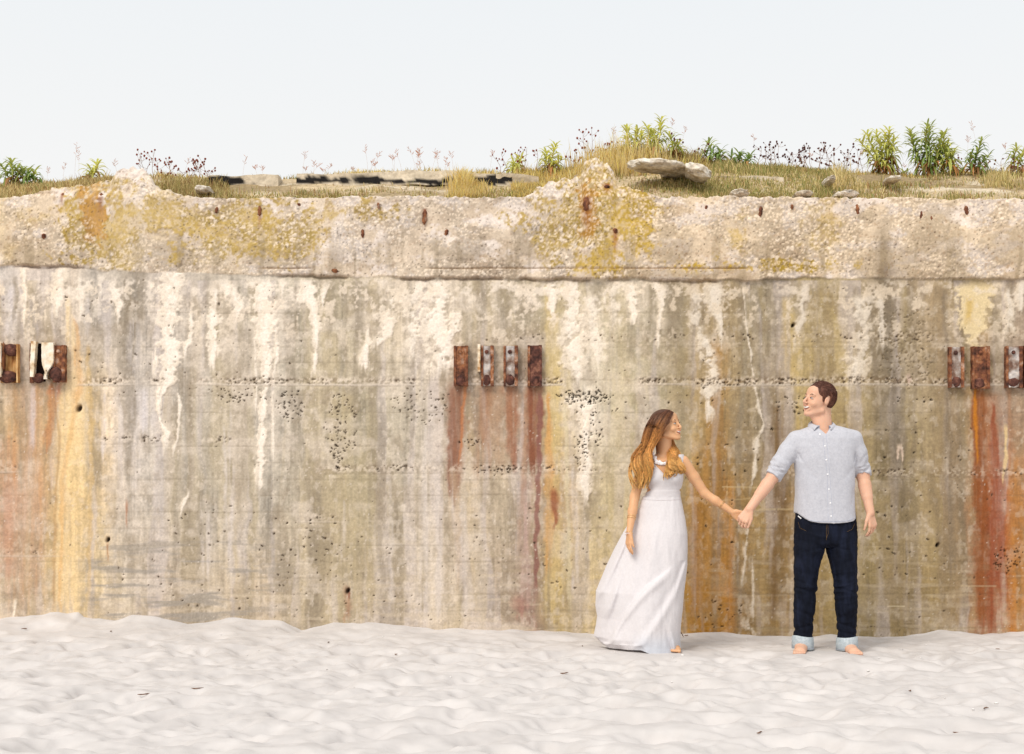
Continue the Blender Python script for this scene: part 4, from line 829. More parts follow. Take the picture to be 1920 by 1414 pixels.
for k, (px, py, ln, an, lab) in enumerate(((46, 1180, .05, .4, 'dark curled twig on the sand at the far left'), (208, 1185, .02, .2, 'small dark speck of wood on the sand left of centre'), (366, 1292, .09, 0, 'reddish straight twig on the sand below the left wall'), (270, 1302, .07, .1, 'pale brown twig left of the reddish one'), (538, 1278, .06, -.1, 'grey thin twig on the sand near the left third'),
                                           (616, 1206, .025, 1.2, 'dark wood chip on the sand right of the grey twig'), (1092, 1213, .03, 1.8, 'short dark twig on the sand left of the dress'), (1279, 1196, .06, 2.0, 'dark twig standing up beside the dress hem'), (1287, 1193, .04, .8, 'bent dark twig just right of the dress hem'), (1058, 1264, .05, 0, 'small brown leaf on the sand below and left of the dress'),
                                           (1424, 1376, .03, .3, 'dark pebble of wood in the foreground sand right of centre'), (1848, 1330, .03, .2, 'brown chip on the sand toward the right'), (1870, 1219, .03, .1, 'small dark twig near the wall at the right'), (1792, 1374, .07, .2, 'thin tan twig in the right foreground sand'), (742, 1226, .02, 0, 'tiny dark chip on the sand near the middle'), (1706, 1297, .015, 0, 'tiny grey chip on the sand right of the man'))):
    p = on_sand(px, py); up = .04 if 'standing' in lab else .004
    pts = [p+Vector((math.cos(an)*ln*(t-.5), .012*math.sin(t*5+k), .005+up*t)) for t in (0, .25, .5, .75, 1)]
    v, f = tube(pts, [.0015, .0035, .003, .0035, .001], 6); o = obj_np('twig', v, f, M['twig']); tag(o, lab, 'twig')
#PEOPLE
# ------------------------------------------------------------------ implicit modelling kit for the figures
class SDF:
    def __init__(s, lo, hi, h):
        s.lo = np.array(lo, float); s.h = h; s.n = np.ceil((np.array(hi)-s.lo)/h).astype(int)+1
        s.F = np.full(tuple(s.n), .08, np.float32)
    def reg(s, lo, hi, m):
        a = np.clip(((np.array(lo)-m-s.lo)/s.h).astype(int), 0, s.n-1); b = np.clip(((np.array(hi)+m-s.lo)/s.h).astype(int)+2, 1, s.n)
        sl = tuple(slice(a[k], b[k]) for k in range(3))
        ax = [s.lo[k]+s.h*np.arange(a[k], b[k]) for k in range(3)]
        return sl, np.meshgrid(*ax, indexing='ij', sparse=True)
    def put(s, sl, d, k, sub=False):
        A = s.F[sl]
        if sub: A = -A
        if k > 0:
            hh = np.clip(.5+.5*(A-d)/k, 0, 1); R = A*(1-hh)+d*hh-k*hh*(1-hh)
        else: R = np.minimum(A, d)
        s.F[sl] = -R if sub else R
    def cap(s, p, q, r0, r1, k=.01, sub=False, flat=None):     # tapered limb; flat=(axis, factor)
        p, q = np.array(p, float), np.array(q, float); m = max(r0, r1)+.05
        sl, (X, Y, Z) = s.reg(np.minimum(p, q), np.maximum(p, q), m)
        d = q-p; L2 = max(float(d@d), 1e-9); v = [X-p[0], Y-p[1], Z-p[2]]
        t = np.clip((v[0]*d[0]+v[1]*d[1]+v[2]*d[2])/L2, 0, 1); w_ = [v[i]-t*d[i] for i in range(3)]
        if flat is not None:
            ax, f = np.array(flat[0], float), flat[1]; ax /= np.linalg.norm(ax); c = w_[0]*ax[0]+w_[1]*ax[1]+w_[2]*ax[2]
            w_ = [w_[i]+ax[i]*c*(1/f-1) for i in range(3)]
        D = np.sqrt(w_[0]**2+w_[1]**2+w_[2]**2)-(r0+(r1-r0)*t)
        if flat is not None: D = D*min(1, .5+.5*flat[1])
        s.put(sl, D.astype(np.float32), k, sub)
    def chain(s, pts, rad, k=.012, **kw):
        for i in range(len(pts)-1): s.cap(pts[i], pts[i+1], rad[i], rad[i+1], k, **kw)
    def ell(s, c, r, R=None, k=.01, sub=False):
        c, r = np.array(c, float), np.array(r, float); m = r.max(); sl, (X, Y, Z) = s.reg(c-m, c+m, .05)
        v = [X-c[0], Y-c[1], Z-c[2]]
        if R is not None: v = [v[0]*R[0, i]+v[1]*R[1, i]+v[2]*R[2, i] for i in range(3)]
        k0 = np.sqrt((v[0]/r[0])**2+(v[1]/r[1])**2+(v[2]/r[2])**2); k1 = np.sqrt((v[0]/r[0]**2)**2+(v[1]/r[1]**2)**2+(v[2]/r[2]**2)**2)
        D = k0*(k0-1)/np.maximum(k1, 1e-6); s.put(sl, D.astype(np.float32), k, sub)
    def trunk(s, tab, Yc, k=.02, pw=2.3, sub=False, yoff=None):    # tab rows: z, xl, xr, half depth (, y offset)
        T = np.array([list(q)+[0]*(5-len(q)) for q in sorted(tab)], float); z0, z1 = T[0, 0], T[-1, 0]
        sl, (X, Y, Z) = s.reg((T[:, 1].min(), Yc-T[:, 3].max(), z0), (T[:, 2].max(), Yc+T[:, 3].max(), z1), .06)
        zc = np.clip(Z, z0, z1); xl, xr, b = [np.interp(zc, T[:, 0], T[:, i]) for i in (1, 2, 3)]
        yo = np.interp(zc, T[:, 0], T[:, 4]) if T.shape[1] > 4 else 0
        a = (xr-xl)/2; D = ((np.abs((X-(xl+xr)/2)/a)**pw+np.abs((Y-Yc-yo)/b)**pw)**(1/pw)-1)*np.minimum(a, b)
        D = np.maximum(D, np.maximum(z0-Z, Z-z1)); s.put(sl, D.astype(np.float32), k, sub)
    def warp(s, fn, band=.02):
        i = np.where(np.abs(s.F) < band); P = [s.lo[k]+s.h*i[k] for k in range(3)]
        s.F[i] += fn(*P).astype(np.float32)
    def cut(s, fn):           # keep where fn <= 0
        ax = [s.lo[k]+s.h*np.arange(s.n[k]) for k in range(3)]; X, Y, Z = np.meshgrid(*ax, indexing='ij', sparse=True)
        s.F = np.maximum(s.F, fn(X, Y, Z).astype(np.float32))
    def mesh(s, relax=1):
        F = s.F; F[0] = F[-1] = .05; F[:, 0] = F[:, -1] = .05; F[:, :, 0] = F[:, :, -1] = .05
        ins = F < 0; c = np.zeros(tuple(np.array(F.shape)-1), np.uint8)
        for dx in (0, 1):
            for dy in (0, 1):
                for dz in (0, 1): c += ins[dx:dx+c.shape[0], dy:dy+c.shape[1], dz:dz+c.shape[2]]
        act = np.argwhere((c > 0) & (c < 8)); idm = np.full(c.shape, -1, np.int32); idm[tuple(act.T)] = np.arange(len(act))
        acc = np.zeros((len(act), 3)); cnt = np.zeros(len(act))
        cr = [(a, b, d) for a in (0, 1) for b in (0, 1) for d in (0, 1)]
        for p in cr:
            for ax in range(3):
                if p[ax]: continue
                q = list(p); q[ax] = 1
                f0 = F[tuple((act+p).T)].astype(float); f1 = F[tuple((act+q).T)].astype(float); m = (f0 < 0) != (f1 < 0)
                t = np.where(m, f0/np.where(m, f0-f1, 1), 0); pt = np.tile(np.array(p, float), (len(act), 1)); pt[:, ax] += t
                acc[m] += pt[m]; cnt[m] += 1
        V = act+acc/cnt[:, None]; Q = []
        for ax in range(3):
            b, d = (ax+1) % 3, (ax+2) % 3
            sl0 = [slice(1, -1)]*3; sl1 = list(sl0); sl0[ax] = slice(0, -1); sl1[ax] = slice(1, None)
            A, B = ins[tuple(sl0)], ins[tuple(sl1)]
            for sign in (0, 1):
                e_ = np.argwhere((A & ~B) if sign == 0 else (~A & B))
                off = np.array([1, 1, 1]); off[ax] = 0; e_ = e_+off
                ids = []
                for db, dd in ((-1, -1), (0, -1), (0, 0), (-1, 0)):
                    o = e_.copy(); o[:, b] += db; o[:, d] += dd; ids.append(idm[tuple(o.T)])
                q = np.stack(ids, 1)
                if sign == 1: q = q[:, ::-1]
                Q.append(q)
        Q = np.vstack(Q); Q = Q[(Q >= 0).all(1)]
        V = V*s.h+s.lo
        e = np.vstack([Q[:, [0, 1]], Q[:, [1, 2]], Q[:, [2, 3]], Q[:, [3, 0]]])
        for _ in range(relax):
            S = np.zeros_like(V); n = np.zeros(len(V))
            for a_, b_ in ((0, 1), (1, 0)):
                for k in range(3): S[:, k] += np.bincount(e[:, a_], V[e[:, b_], k], len(V))
                n += np.bincount(e[:, a_], minlength=len(V))
            V = V*.5+.5*S/np.maximum(n, 1)[:, None]
        return V, Q
class Surf:
    def __init__(s, V, Q): s.t = BVHTree.FromPolygons([Vector(v) for v in V], [tuple(int(i) for i in q) for q in Q])
    def at(s, px, py, lift=.002):                 # the point of the surface the photo shows at a pixel
        p = WP(px, py, 8.0); d = (p-Vector((0, 0, CH))).normalized(); h = s.t.ray_cast(Vector((0, 0, CH)), d)
        return (h[0]+h[1]*lift*(1 if h[1].dot(d) < 0 else -1), h[1]*(1 if h[1].dot(d) < 0 else -1)) if h[0] else (None, None)
    def hit(s, o, d, lift=.001):
        h = s.t.ray_cast(Vector(o), Vector(d).normalized()); return (h[0]-Vector(d).normalized()*lift) if h[0] else None
def frame(f, roll=0.):
    f = np.array(f, float); f /= np.linalg.norm(f); r = np.cross(f, (0, 0, 1)); r /= np.linalg.norm(r); u = np.cross(r, f)
    c, s_ = math.cos(roll), math.sin(roll); r2 = r*c+u*s_; u2 = -r*s_+u*c
    return np.stack([r2, f, u2], 1)     # columns: right, forward, up
class Head:
    def __init__(s, c, R, k): s.c = np.array(c, float); s.R = R; s.k = k
    def p(s, x, y, z): return s.c+s.R@(np.array((x, y, z))*s.k)
    def v(s, x, y, z): return s.R@np.array((x, y, z), float)
    def build(s, S, male):
        k = s.k; E = lambda c, r, kk=.01, sub=False: S.ell(s.p(*c), np.array(r)*k, s.R, kk, sub)
        C = lambda a, b, r0, r1, kk=.01, sub=False: S.cap(s.p(*a), s.p(*b), r0*k, r1*k, kk, sub)
        jw = 1.0 if male else .90
        E((0, -.018, .035), (.074, .094, .080), .0); E((0, .03, -.02), (.061*jw, .062, .082), .02)
        E((0, .058, .048), (.050, .034, .040), .02)
        C((-.053*jw, .000, -.062), (-.016, .062, -.096), .017, .015, .018); C((.053*jw, .0, -.062), (.016, .062, -.096), .017, .015, .018)
        E((0, .072, -.099), (.021*jw, .019, .017), .012)
        C((-.034, .079, .021), (.034, .079, .021), .010, .010, .010)
        for q in (-1, 1):
            E((q*.037, .066, -.034), (.021, .019, .018), .014)
            E((q*.0135, .101, -.034), (.008, .009, .007), .006)
            E((q*.031, .100, .002), (.015, .011, .008), .007, True)
            if male or True:
                E((q*.078, -.002, .004), (.0085, .017, .028), .003); E((q*.0875, .003, .008), (.006, .009, .016), .002, True); E((q*.0805, .000, -.014), (.004, .006, .007), .003)
        C((0, .090, .012), (0, .115 if male else .110, -.030), .0070, .0095 if male else .0080, .007)
        C((0, .108, -.040), (0, .092, -.052), .006, .007, .006)
        # open laughing mouth: lips round a hollow
        E((0, .080, -.066), (.030, .016, .022), .012)
        o = .0130 if male else .0105
        E((0, .100, -.068), (.023, .021, o), .003, True); E((-.019, .094, -.063), (.010, .018, .007), .003, True); E((.019, .094, -.063), (.010, .018, .007), .003, True)
    def parts(s, body, male, surf):
        k = s.k
        for q in (-1, 1):
            v, f = ico((0, 0, 0), (1, 1, 1), 3); v = s.p(q*.031, .0845, .001)+(v*np.array((.0125, .0075, .0048))*k)@s.R.T; e = obj_np('eye', v, f, M['eye'], body)
            v, f = ico((0, 0, 0), (1, 1, 1), 2); v = s.p(q*.030, .0895, .001)+(v*np.array((.0052, .0035, .0046))*k)@s.R.T; obj_np('iris', v, f, M['iris'], e)
            pts = []
            for t in (-1, -.5, 0, .5, 1):
                a_ = s.p(q*.031+t*.0145*q, .14, .021+.006*(1-t*t)-.004*(t > 0)*t); h = surf.hit(a_, s.v(0, -1, 0), -.0005); pts.append(h if h else Vector(a_))
            v, f = tube(pts, np.array([.0012, .0024, .0028, .0024, .001])*k*(1.15 if male else .8), 6); obj_np('eyebrow', v, f, M['brow'], body)
            pts = []
            for t in (-1, -.5, 0, .5, 1): pts.append(Vector(s.p(q*.031+t*.0145*q, .0925-.006*t*t, .000+.0058*(1-t*t*.9))))
            v, f = tube(pts, np.array([.0008, .0014, .0016, .0014, .0008])*k, 6); obj_np('eyelash', v, f, M['brow'], body)
        V = []; F = []; n = 13
        for i in range(n):
            x = (-.022+.044*i/(n-1))*(1 if male else .95); y = .0925-13*x*x; zt = -.0575+7*x*x
            V += [s.p(x, y, zt), s.p(x, y+.001, zt-(.0092 if male else .0086)+6*x*x)]
        F = [[2*i, 2*i+1, 2*i+3, 2*i+2] for i in range(n-1)]; o = obj_np('teeth', V, F, M['teeth'], body)
        md = o.modifiers.new('t', 'SOLIDIFY'); md.thickness = .002
        V, F = ico(s.p(0, .076, -.076), (.018*k, .010*k, .005*k), 2); obj_np('tongue', V, F, M['mouth'], body)
        o_ = .0150 if male else .0125
        for nm, sg in (('upper_lip', 1), ('lower_lip', -1)):
            pts = []
            for i in range(11):
                a_ = -1+.2*i; x = .0265*a_; z = -.064+.006*a_*a_+sg*o_*(1-a_*a_)*(.8 if sg > 0 else 1.05); h = surf.hit(s.p(x, .15, z), s.v(0, -1, 0), .0); pts.append(h if h is not None and (h-Vector(s.p(x, .1, z))).length < .03 else Vector(s.p(x, .096-14*x*x, z)))
            v, f = tube(pts, np.array([.001]+[.0028]*2+[.0036]*5+[.0028]*2+[.001])*k*(.75 if male else 1), 6); obj_np(nm, v, f, M['lip_m' if male else 'lip_f'], body)
def hand(S, wrist, d, palm_n, thumb_side, curl, size=1., spread=.06, kf=.003, thumb=(.55, .35), palm_r=.012):
    # d: wrist to knuckles; palm_n: the way the palm faces; thumb_side: unit vector towards the thumb
    d = np.array(d, float); d /= np.linalg.norm(d); n = np.array(palm_n, float); n -= d*(n@d); n /= np.linalg.norm(n); t = np.cross(n, d); t /= np.linalg.norm(t)
    if t@np.array(thumb_side) < 0: t = -t
    w0 = np.array(wrist, float); sz = size; tips = []
    kn = []
    for i, o in enumerate((.030, .010, -.011, -.030)):
        K = w0+d*(.092-.004*abs(i-1)-.006*(i == 3))*sz+t*o*sz; kn.append(K)
        S.cap(w0+d*.012*sz+t*o*.55*sz, K, .013*sz, palm_r*.95*sz, .008)
    for i, (K, L) in enumerate(zip(kn, (.072, .080, .075, .060))):
        c = curl[i] if hasattr(curl, '__len__') else curl; dd = d+t*spread*(1.5-i); dd /= np.linalg.norm(dd); a_ = 0; p = K
        for j, fr in enumerate((.45, .31, .24)):
            a_ += c*(.8, 1.1, .7)[j]; q = p+(dd*math.cos(a_)+n*math.sin(a_))*L*fr*sz; S.cap(p, q, (.0092, .0084, .0078)[j]*sz, (.0084, .0078, .0066)[j]*sz, kf); p = q
        tips.append(p)
    b = w0+d*.018*sz+t*.022*sz; dt = d*math.cos(thumb[0])+t*math.sin(thumb[0]); m = b+dt*.042*sz+n*.006*sz
    S.cap(b, m, .016*sz, .0115*sz, .008); dt2 = d*math.cos(thumb[1])+t*math.sin(thumb[1])+n*.25; dt2 /= np.linalg.norm(dt2)
    e1 = m+dt2*.032*sz; S.cap(m, e1, .0105*sz, .0092*sz, .004); e2 = e1+(dt2*.95+n*.2-t*.1)*.026*sz; S.cap(e1, e2, .0092*sz, .0075*sz, .003)
    return tips, e2
A = lambda v: np.array(tuple(v), float)
def clumpy(P, *a): return fbm3(*P, *a)

# ================================================================== the man
YM = 9.60
def Pm(px, py, dy=0.): return A(WP(px, py, YM+dy))
zM = lambda py: CH+(HOR-py)*YM/FPX
xM = lambda px: (px-960)*YM/FPX
man = empty('person', (xM(1548), YM, 0.0), 'man in a pale grey-blue shirt and dark rolled jeans laughing toward the woman', 'person')
HM = Head(Pm(1535, 752.5, .0), frame((-math.sin(math.radians(62)), -math.cos(math.radians(62)), .22), math.radians(4)), 1.03)
wL, wR = Pm(1405, 955, -.10), Pm(1632, 962, -.06)
eL, eR = Pm(1450, 893, -.03), Pm(1618, 893, .03)
kL, kR = Pm(1509, 1098, -.03), Pm(1584, 1100, -.03)
aL, aR = Pm(1504, 1208, .02), Pm(1588, 1210, .02)
S = SDF((xM(1370), YM-.36, -.05), (xM(1660), YM+.24, 1.88), .0042)
tr = lambda rows: [(zM(r[0]), xM(r[1]), xM(r[2]), *r[3:]) for r in rows]
S.trunk(tr([(806, 1520, 1566, .05), (816, 1504, 1588, .070), (828, 1493, 1599, .088), (850, 1495, 1598, .105), (880, 1497, 1597, .105), (920, 1500, 1592, .10), (960, 1498, 1595, .105), (1000, 1498, 1598, .105), (1010, 1504, 1592, .09)]), YM, .0)
S.chain([Pm(1494, 833), eL, wL], [.045, .041, .029], .02); S.chain([Pm(1599, 834), eR, wR], [.044, .041, .028], .02)
S.cap(eL*.75+wL*.25, eL*.45+wL*.55, .043, .036, .015); S.cap(eR*.75+wR*.25, eR*.45+wR*.55, .044, .036, .015)
S.chain([Pm(1522, 1005), kL, aL], [.085, .053, .036], .03); S.chain([Pm(1576, 1005), kR, aR], [.085, .053, .036], .03)
HM.build(S, True)
S.cap(HM.p(0, -.022, -.045), Pm(1543, 812, .01), .056, .066, .016); S.cap(HM.p(0, -.05, -.02), Pm(1545, 808, .03), .043, .054, .014)
S.cap(HM.p(0, .035, -.085), Pm(1541, 806, -.03), .022, .028, .02)
def foot(S, ank, toe, side):
    ank, toe = np.array(ank, float), np.array(toe, float); d = toe-ank; d[2] = 0; d /= np.linalg.norm(d); sd_ = np.array((-d[1], d[0], 0))*side
    zf = toe[2]; heel = ank-d*.045; heel[2] = zf+.022; ball = toe-d*.055; ball[2] = zf+.012
    S.cap(ank, heel, .036, .030, .02); S.cap(ank+d*.02, ball, .036, .026, .02, flat=(sd_, 1.35)); S.cap(heel, ball, .026, .022, .015, flat=(sd_, 1.3))
    for i, (o, L, r) in enumerate(((.033, .062, .0125), (.013, .058, .0095), (-.004, .052, .009), (-.020, .044, .0085), (-.034, .034, .008))):
        b = ball+sd_*o*.9; S.cap(b, b+d*L+np.array((0, 0, -.006)), r*1.15, r, .004)
foot(S, aL, Pm(1499, 1226.5, -.20), -1); foot(S, aR, Pm(1606, 1227.5, -.20), 1)
# hanging hand (back turned to the camera, thumb towards the leg)
hand(S, wR, Pm(1637, 990, -.075)-wR, (-.55, .75, 0), (-.8, -.5, .0), (.42, .5, .6, .7), 1.0, .05, thumb=(.62, .30))
# hand closed over hers
grip = Pm(1392, 976, -.12)
hand(S, wL, grip-wL, (.35, .85, -.15), (-.6, -.35, -.8)if False else (.75, -.2, -.6), (.85, .9, .95, 1.0), 1.0, .03, thumb=(.55, .15))
V, Q = S.mesh(2); mb = obj_np('body', V, Q, M['skin_m'], man); HMs = Surf(V, Q); HM.parts(man, True, HMs)
# hair
def hair_cap(H, r, cz, hairline, name, parent, mat, amp, h=.0036):
    c = H.p(0, -.02, cz); G = SDF(c-.15, c+.15, h); G.ell(c, np.array(r)*H.k, H.R, 0)
    def fn(X, Y, Z):
        v = [(X-H.c[0])*H.R[0, i]+(Y-H.c[1])*H.R[1, i]+(Z-H.c[2])*H.R[2, i] for i in range(3)]
        v = [q/H.k for q in v]; return (hairline(*v))*H.k
    G.cut(fn); G.warp(amp, .02); v, f = G.mesh(1); return obj_np(name, v, f, mat, parent)
def hl_m(x, y, z):
    zl = np.interp(y, [-.13, -.10, -.06, -.030, -.026, .000, .004, .022, .030, .052, .060, .078, .10], [-.074, -.076, -.060, -.034, .044, .044, .000, -.004, .026, .038, .056, .066, .072])
    return (zl-z)*.7
hm = hair_cap(HM, (.081, .101, .092), .040, hl_m, 'hair', man, M['hair_m'], lambda X, Y, Z: .003*fbm3(X*42, Y*42, Z*40, 3, 5)-.001, .003)
TV = []; TC = []; rh = random.Random(3)
for i in range(2600):       # the cut itself: short strands combed forward on top, down and back at the sides
    th = rh.uniform(0, 2*math.pi); ph = math.acos(rh.uniform(-.75, 1)); n = np.array((math.sin(ph)*math.cos(th), math.sin(ph)*math.sin(th), math.cos(ph)))
    q = n*np.array((.082, .102, .093))+np.array((0, -.02, .040))
    if hl_m(*q) > -.002: continue
    topw = min(1, max(0, (q[2]-.06)/.05)); d = np.array((.15+.3*rh.uniform(-1, 1), .9, .15))*topw+np.array((.0, -.55+.3*rh.uniform(-1, 1), -.85))*(1-topw)
    d = d-n*(d@n); d /= np.linalg.norm(d); L = rh.uniform(.014, .026)*(.7+.5*topw); lift = rh.uniform(.0002, .0014)*(1+2.5*topw)
    TV.append(tube([HM.p(*(q*.995)), HM.p(*(q+d*L*.5+n*lift-n*L*L*1.2)), HM.p(*(q+d*L+n*lift*1.1-n*L*L*5))], [.0011, .0011, .0003], 3))
    TC.append(np.tile(s2l((84, 50, 38))*rh.uniform(.75, 1.7), (len(TV[-1][0]), 1)))
obj_np('hair_strands', *join(TV), M['hair_f'], hm, np.vstack(TC))
# jeans
J = SDF((xM(1478), YM-.22, zM(1222)), (xM(1618), YM+.22, zM(955)), .0042)
J.trunk(tr([(958, 1493, 1602, .112), (975, 1491.5, 1603.5, .120), (990, 1491, 1605, .128), (1005, 1491, 1606, .130), (1018, 1493, 1604, .120), (1026, 1500, 1598, .100)]), YM, 0)
J.chain([Pm(1518.5, 1008), Pm(1517, 1030, -.005), Pm(1512, 1065, -.02), Pm(1510, 1100, -.03), Pm(1508, 1140, -.02), Pm(1506, 1196, .0)], [.097, .098, .080, .072, .068, .0605], .012, flat=((0, 1, 0), 1.12))
J.chain([Pm(1577, 1008), Pm(1578, 1030, -.005), Pm(1583, 1065, -.02), Pm(1585, 1100, -.03), Pm(1587, 1140, -.02), Pm(1588, 1196, .0)], [.097, .099, .082, .075, .071, .0605], .012, flat=((0, 1, 0), 1.12))
def jw(X, Y, Z):
    pz = HOR-(Z-CH)*FPX/YM; px = X*FPX/YM+960
    leg = np.where(px < 1548, 1, -1); u_ = (px-np.where(px < 1548, 1510, 1585))/18
    n = fbm3(X*6, Y*6, (Z+.25*X*leg)*24, 2, 8); amp = .0035+.0065*np.exp(-((pz-1105)/26)**2)+.0045*sm(pz, 1140, 1200)+.003*np.exp(-((pz-1030)/30)**2)
    f = -.6*amp*(1-np.abs(n)*2.6)
    f += .006*np.exp(-((pz-1093-7*u_*leg*.6)/3.2)**2)*sm(1-np.abs(u_-.1), 0, .8)+.006*np.exp(-((pz-1106-5*u_)/3.2)**2)
    f += .0055*np.exp(-((pz-1022-10*(px-1549)/40*np.sign(px-1549))/3)**2)*sm(60-np.abs(px-1549), 0, 40)*(Y < YM)
    f += .006*np.exp(-((pz-1172+6*u_*leg)/3.5)**2)+.005*np.exp(-((pz-1186-4*u_)/3)**2)+.004*np.exp(-((pz-1150-8*u_*leg)/4)**2)
    f += .003*fbm3(X*14, Y*14, Z*9, 2, 31)
    f -= .003*np.exp(-((px-1549)/1.5)**2)*sm(1012-pz, 0, 10)*(Y < YM)
    return f
J.cut(lambda X, Y, Z: zM(1203)-Z+0*X); J.warp(jw); V, Q = J.mesh(1); jeans = obj_np('jeans', V, Q, M['denim'], man); JS = Surf(V, Q)
def on_line(S_, pts, lift=.0015, n=12):
    out = []
    for i in range(len(pts)-1):
        for k in range(n+(i == len(pts)-2)):
            t = k/n; p, q = S_.at(pts[i][0]*(1-t)+pts[i+1][0]*t, pts[i][1]*(1-t)+pts[i+1][1]*t, lift)
            if p is not None: out.append(p)
    return out
for nm, pts, r in (('pocket_seam', [(1497, 979), (1500, 990), (1512, 996)], .0007), ('pocket_seam', [(1602, 982), (1598, 992), (1588, 997)], .0007), ('fly_seam', [(1552, 984), (1553, 1000), (1549, 1010)], .0007), ('inseam', [(1549.5, 984), (1549.5, 1013)], .0007)):
    L = on_line(JS, pts)
    if len(L) > 3: v, f = tube(L, r, 4); obj_np(nm, v, f, M['thread'], jeans)
bl = [JS.at(1497.5, 968, .004)[0], JS.at(1503, 973, .004)[0]]
if bl[0] is not None and bl[1] is not None: v, f = tube(bl, .004, 6); obj_np('belt_loop', v, f, M['button'], jeans)
def cuff(cx, cy, rx, ry, y0, y1, tilt, seed):
    n = 48; prof = [(-.010, 0), (-.004, .006), (.002, .0), (.005, .02), (.006, .5), (.005, .96), (.001, 1.01), (-.005, 1.0), (-.010, .96), (-.012, .5), (-.012, .1)]
    V = []; H = zM(y0)-zM(y1)
    for (dr, t) in prof:
        for q in range(n):
            a_ = q*2*math.pi/n; wv = 1+.02*math.sin(3*a_+seed)+.012*math.sin(7*a_+seed*2); fl = 1+.05*(1-t)
            V.append((xM(cx)+(rx*fl*wv+dr)*math.cos(a_), YM-.0+cy+(ry*fl*wv+dr)*math.sin(a_), zM(y1)+H*t+tilt*math.cos(a_)*.05+.010*max(0, -math.sin(a_))*(1 if True else 0)*1.0+.004*math.sin(2*a_+seed)))
    m = len(prof); F = [[k*n+q, k*n+(q+1) % n, ((k+1) % m)*n+(q+1) % n, ((k+1) % m)*n+q] for k in range(m) for q in range(n)]
    o = obj_np('cuff', V, np.array(F)[:, ::-1], M['denim_in'], jeans)
    L = [Vector((xM(cx)+(rx*1.05+.0075)*math.cos(a_), YM+cy+(ry*1.05+.0075)*math.sin(a_), zM(y1)+H*.12+tilt*math.cos(a_)*.05+.01*max(0, -math.sin(a_)))) for a_ in np.linspace(math.pi, 2*math.pi, 24)]
    v, f = tube(L, .0012, 4); obj_np('hem_seam', v, f, M['shirt_edge'], o); return o
cuff(1505, .0, .0645, .076, 1194, 1218, -.10, 1); cuff(1587.5, .0, .0645, .076, 1195.5, 1219.5, .06, 2)
# shirt
T = SDF((xM(1425), YM-.24, zM(988)), (xM(1645), YM+.24, zM(790)), .0042)
T.trunk(tr([(796, 1530, 1562, .045, .03), (800, 1517, 1580, .062, .02), (804, 1506, 1593, .078, .012), (810, 1493, 1603, .092, .005), (822, 1485, 1608, .104), (838, 1483, 1607, .116), (862, 1487, 1604, .126), (890, 1490, 1602, .128), (920, 1491, 1602, .130), (950, 1491, 1603, .134), (986, 1490, 1605.5, .142)]), YM, 0, 2.5)
T.chain([Pm(1494, 826.5), Pm(1478, 848, -.005), Pm(1462, 872, -.02), Pm(1450, 891, -.03)], [.064, .065, .060, .055], .022)
T.chain([Pm(1600.5, 823.5), Pm(1608, 850, .01), Pm(1613, 872, .02), Pm(1617, 888, .03)], [.062, .061, .056, .054], .022)
dL, dR = (wL-eL)/np.linalg.norm(wL-eL), (wR-eR)/np.linalg.norm(wR-eR)
T.cap(Pm(1456, 881, -.025), Pm(1450, 892, -.03), .057, .056, .004); T.cap(Pm(1616, 880, .03), Pm(1618, 891, .03), .0565, .056, .004)
cL, cR = Pm(1448, 893, -.03), Pm(1618, 892, .03)
def shirt_cut(X, Y, Z):
    px = X*FPX/YM+960; pz = HOR-(Z-CH)*FPX/YM
    hem = np.interp(px, [1480, 1492, 1497, 1504, 1514, 1530, 1556, 1580, 1594, 1600, 1605, 1612], [956, 961, 966, 972, 977, 979, 979.5, 979, 977, 973, 966, 962])
    d = (pz-hem)*YM/FPX
    for c, dd, side in ((cL, dL, -1), (cR, dR, 1)):
        pl = (X-c[0])*dd[0]+(Y-c[1])*dd[1]+(Z-c[2])*dd[2]
        m = (px < 1484) if side < 0 else (px > 1607)
        d = np.where(m, np.maximum(d, pl), d)
    return d
T.cut(shirt_cut)
# neck opening
Vt = [(1543.5, 815)]
sl_, (X_, Y_, Z_) = T.reg((xM(1515), YM-.2, zM(818)), (xM(1572), YM+.1, zM(790)), .0)
px_ = X_*FPX/YM+960; pz_ = HOR-(Z_-CH)*FPX/YM
vw = np.interp(pz_, [790, 800, 806, 815.5, 817], [14, 12.5, 8.5, 0.2, -6]); vc = np.interp(pz_, [790, 815], [1541.5, 1543.5])
vd = np.maximum((np.abs(px_-vc)-vw)*YM/FPX, Y_-(YM+.02)); T.put(sl_, vd.astype(np.float32), 0, True)
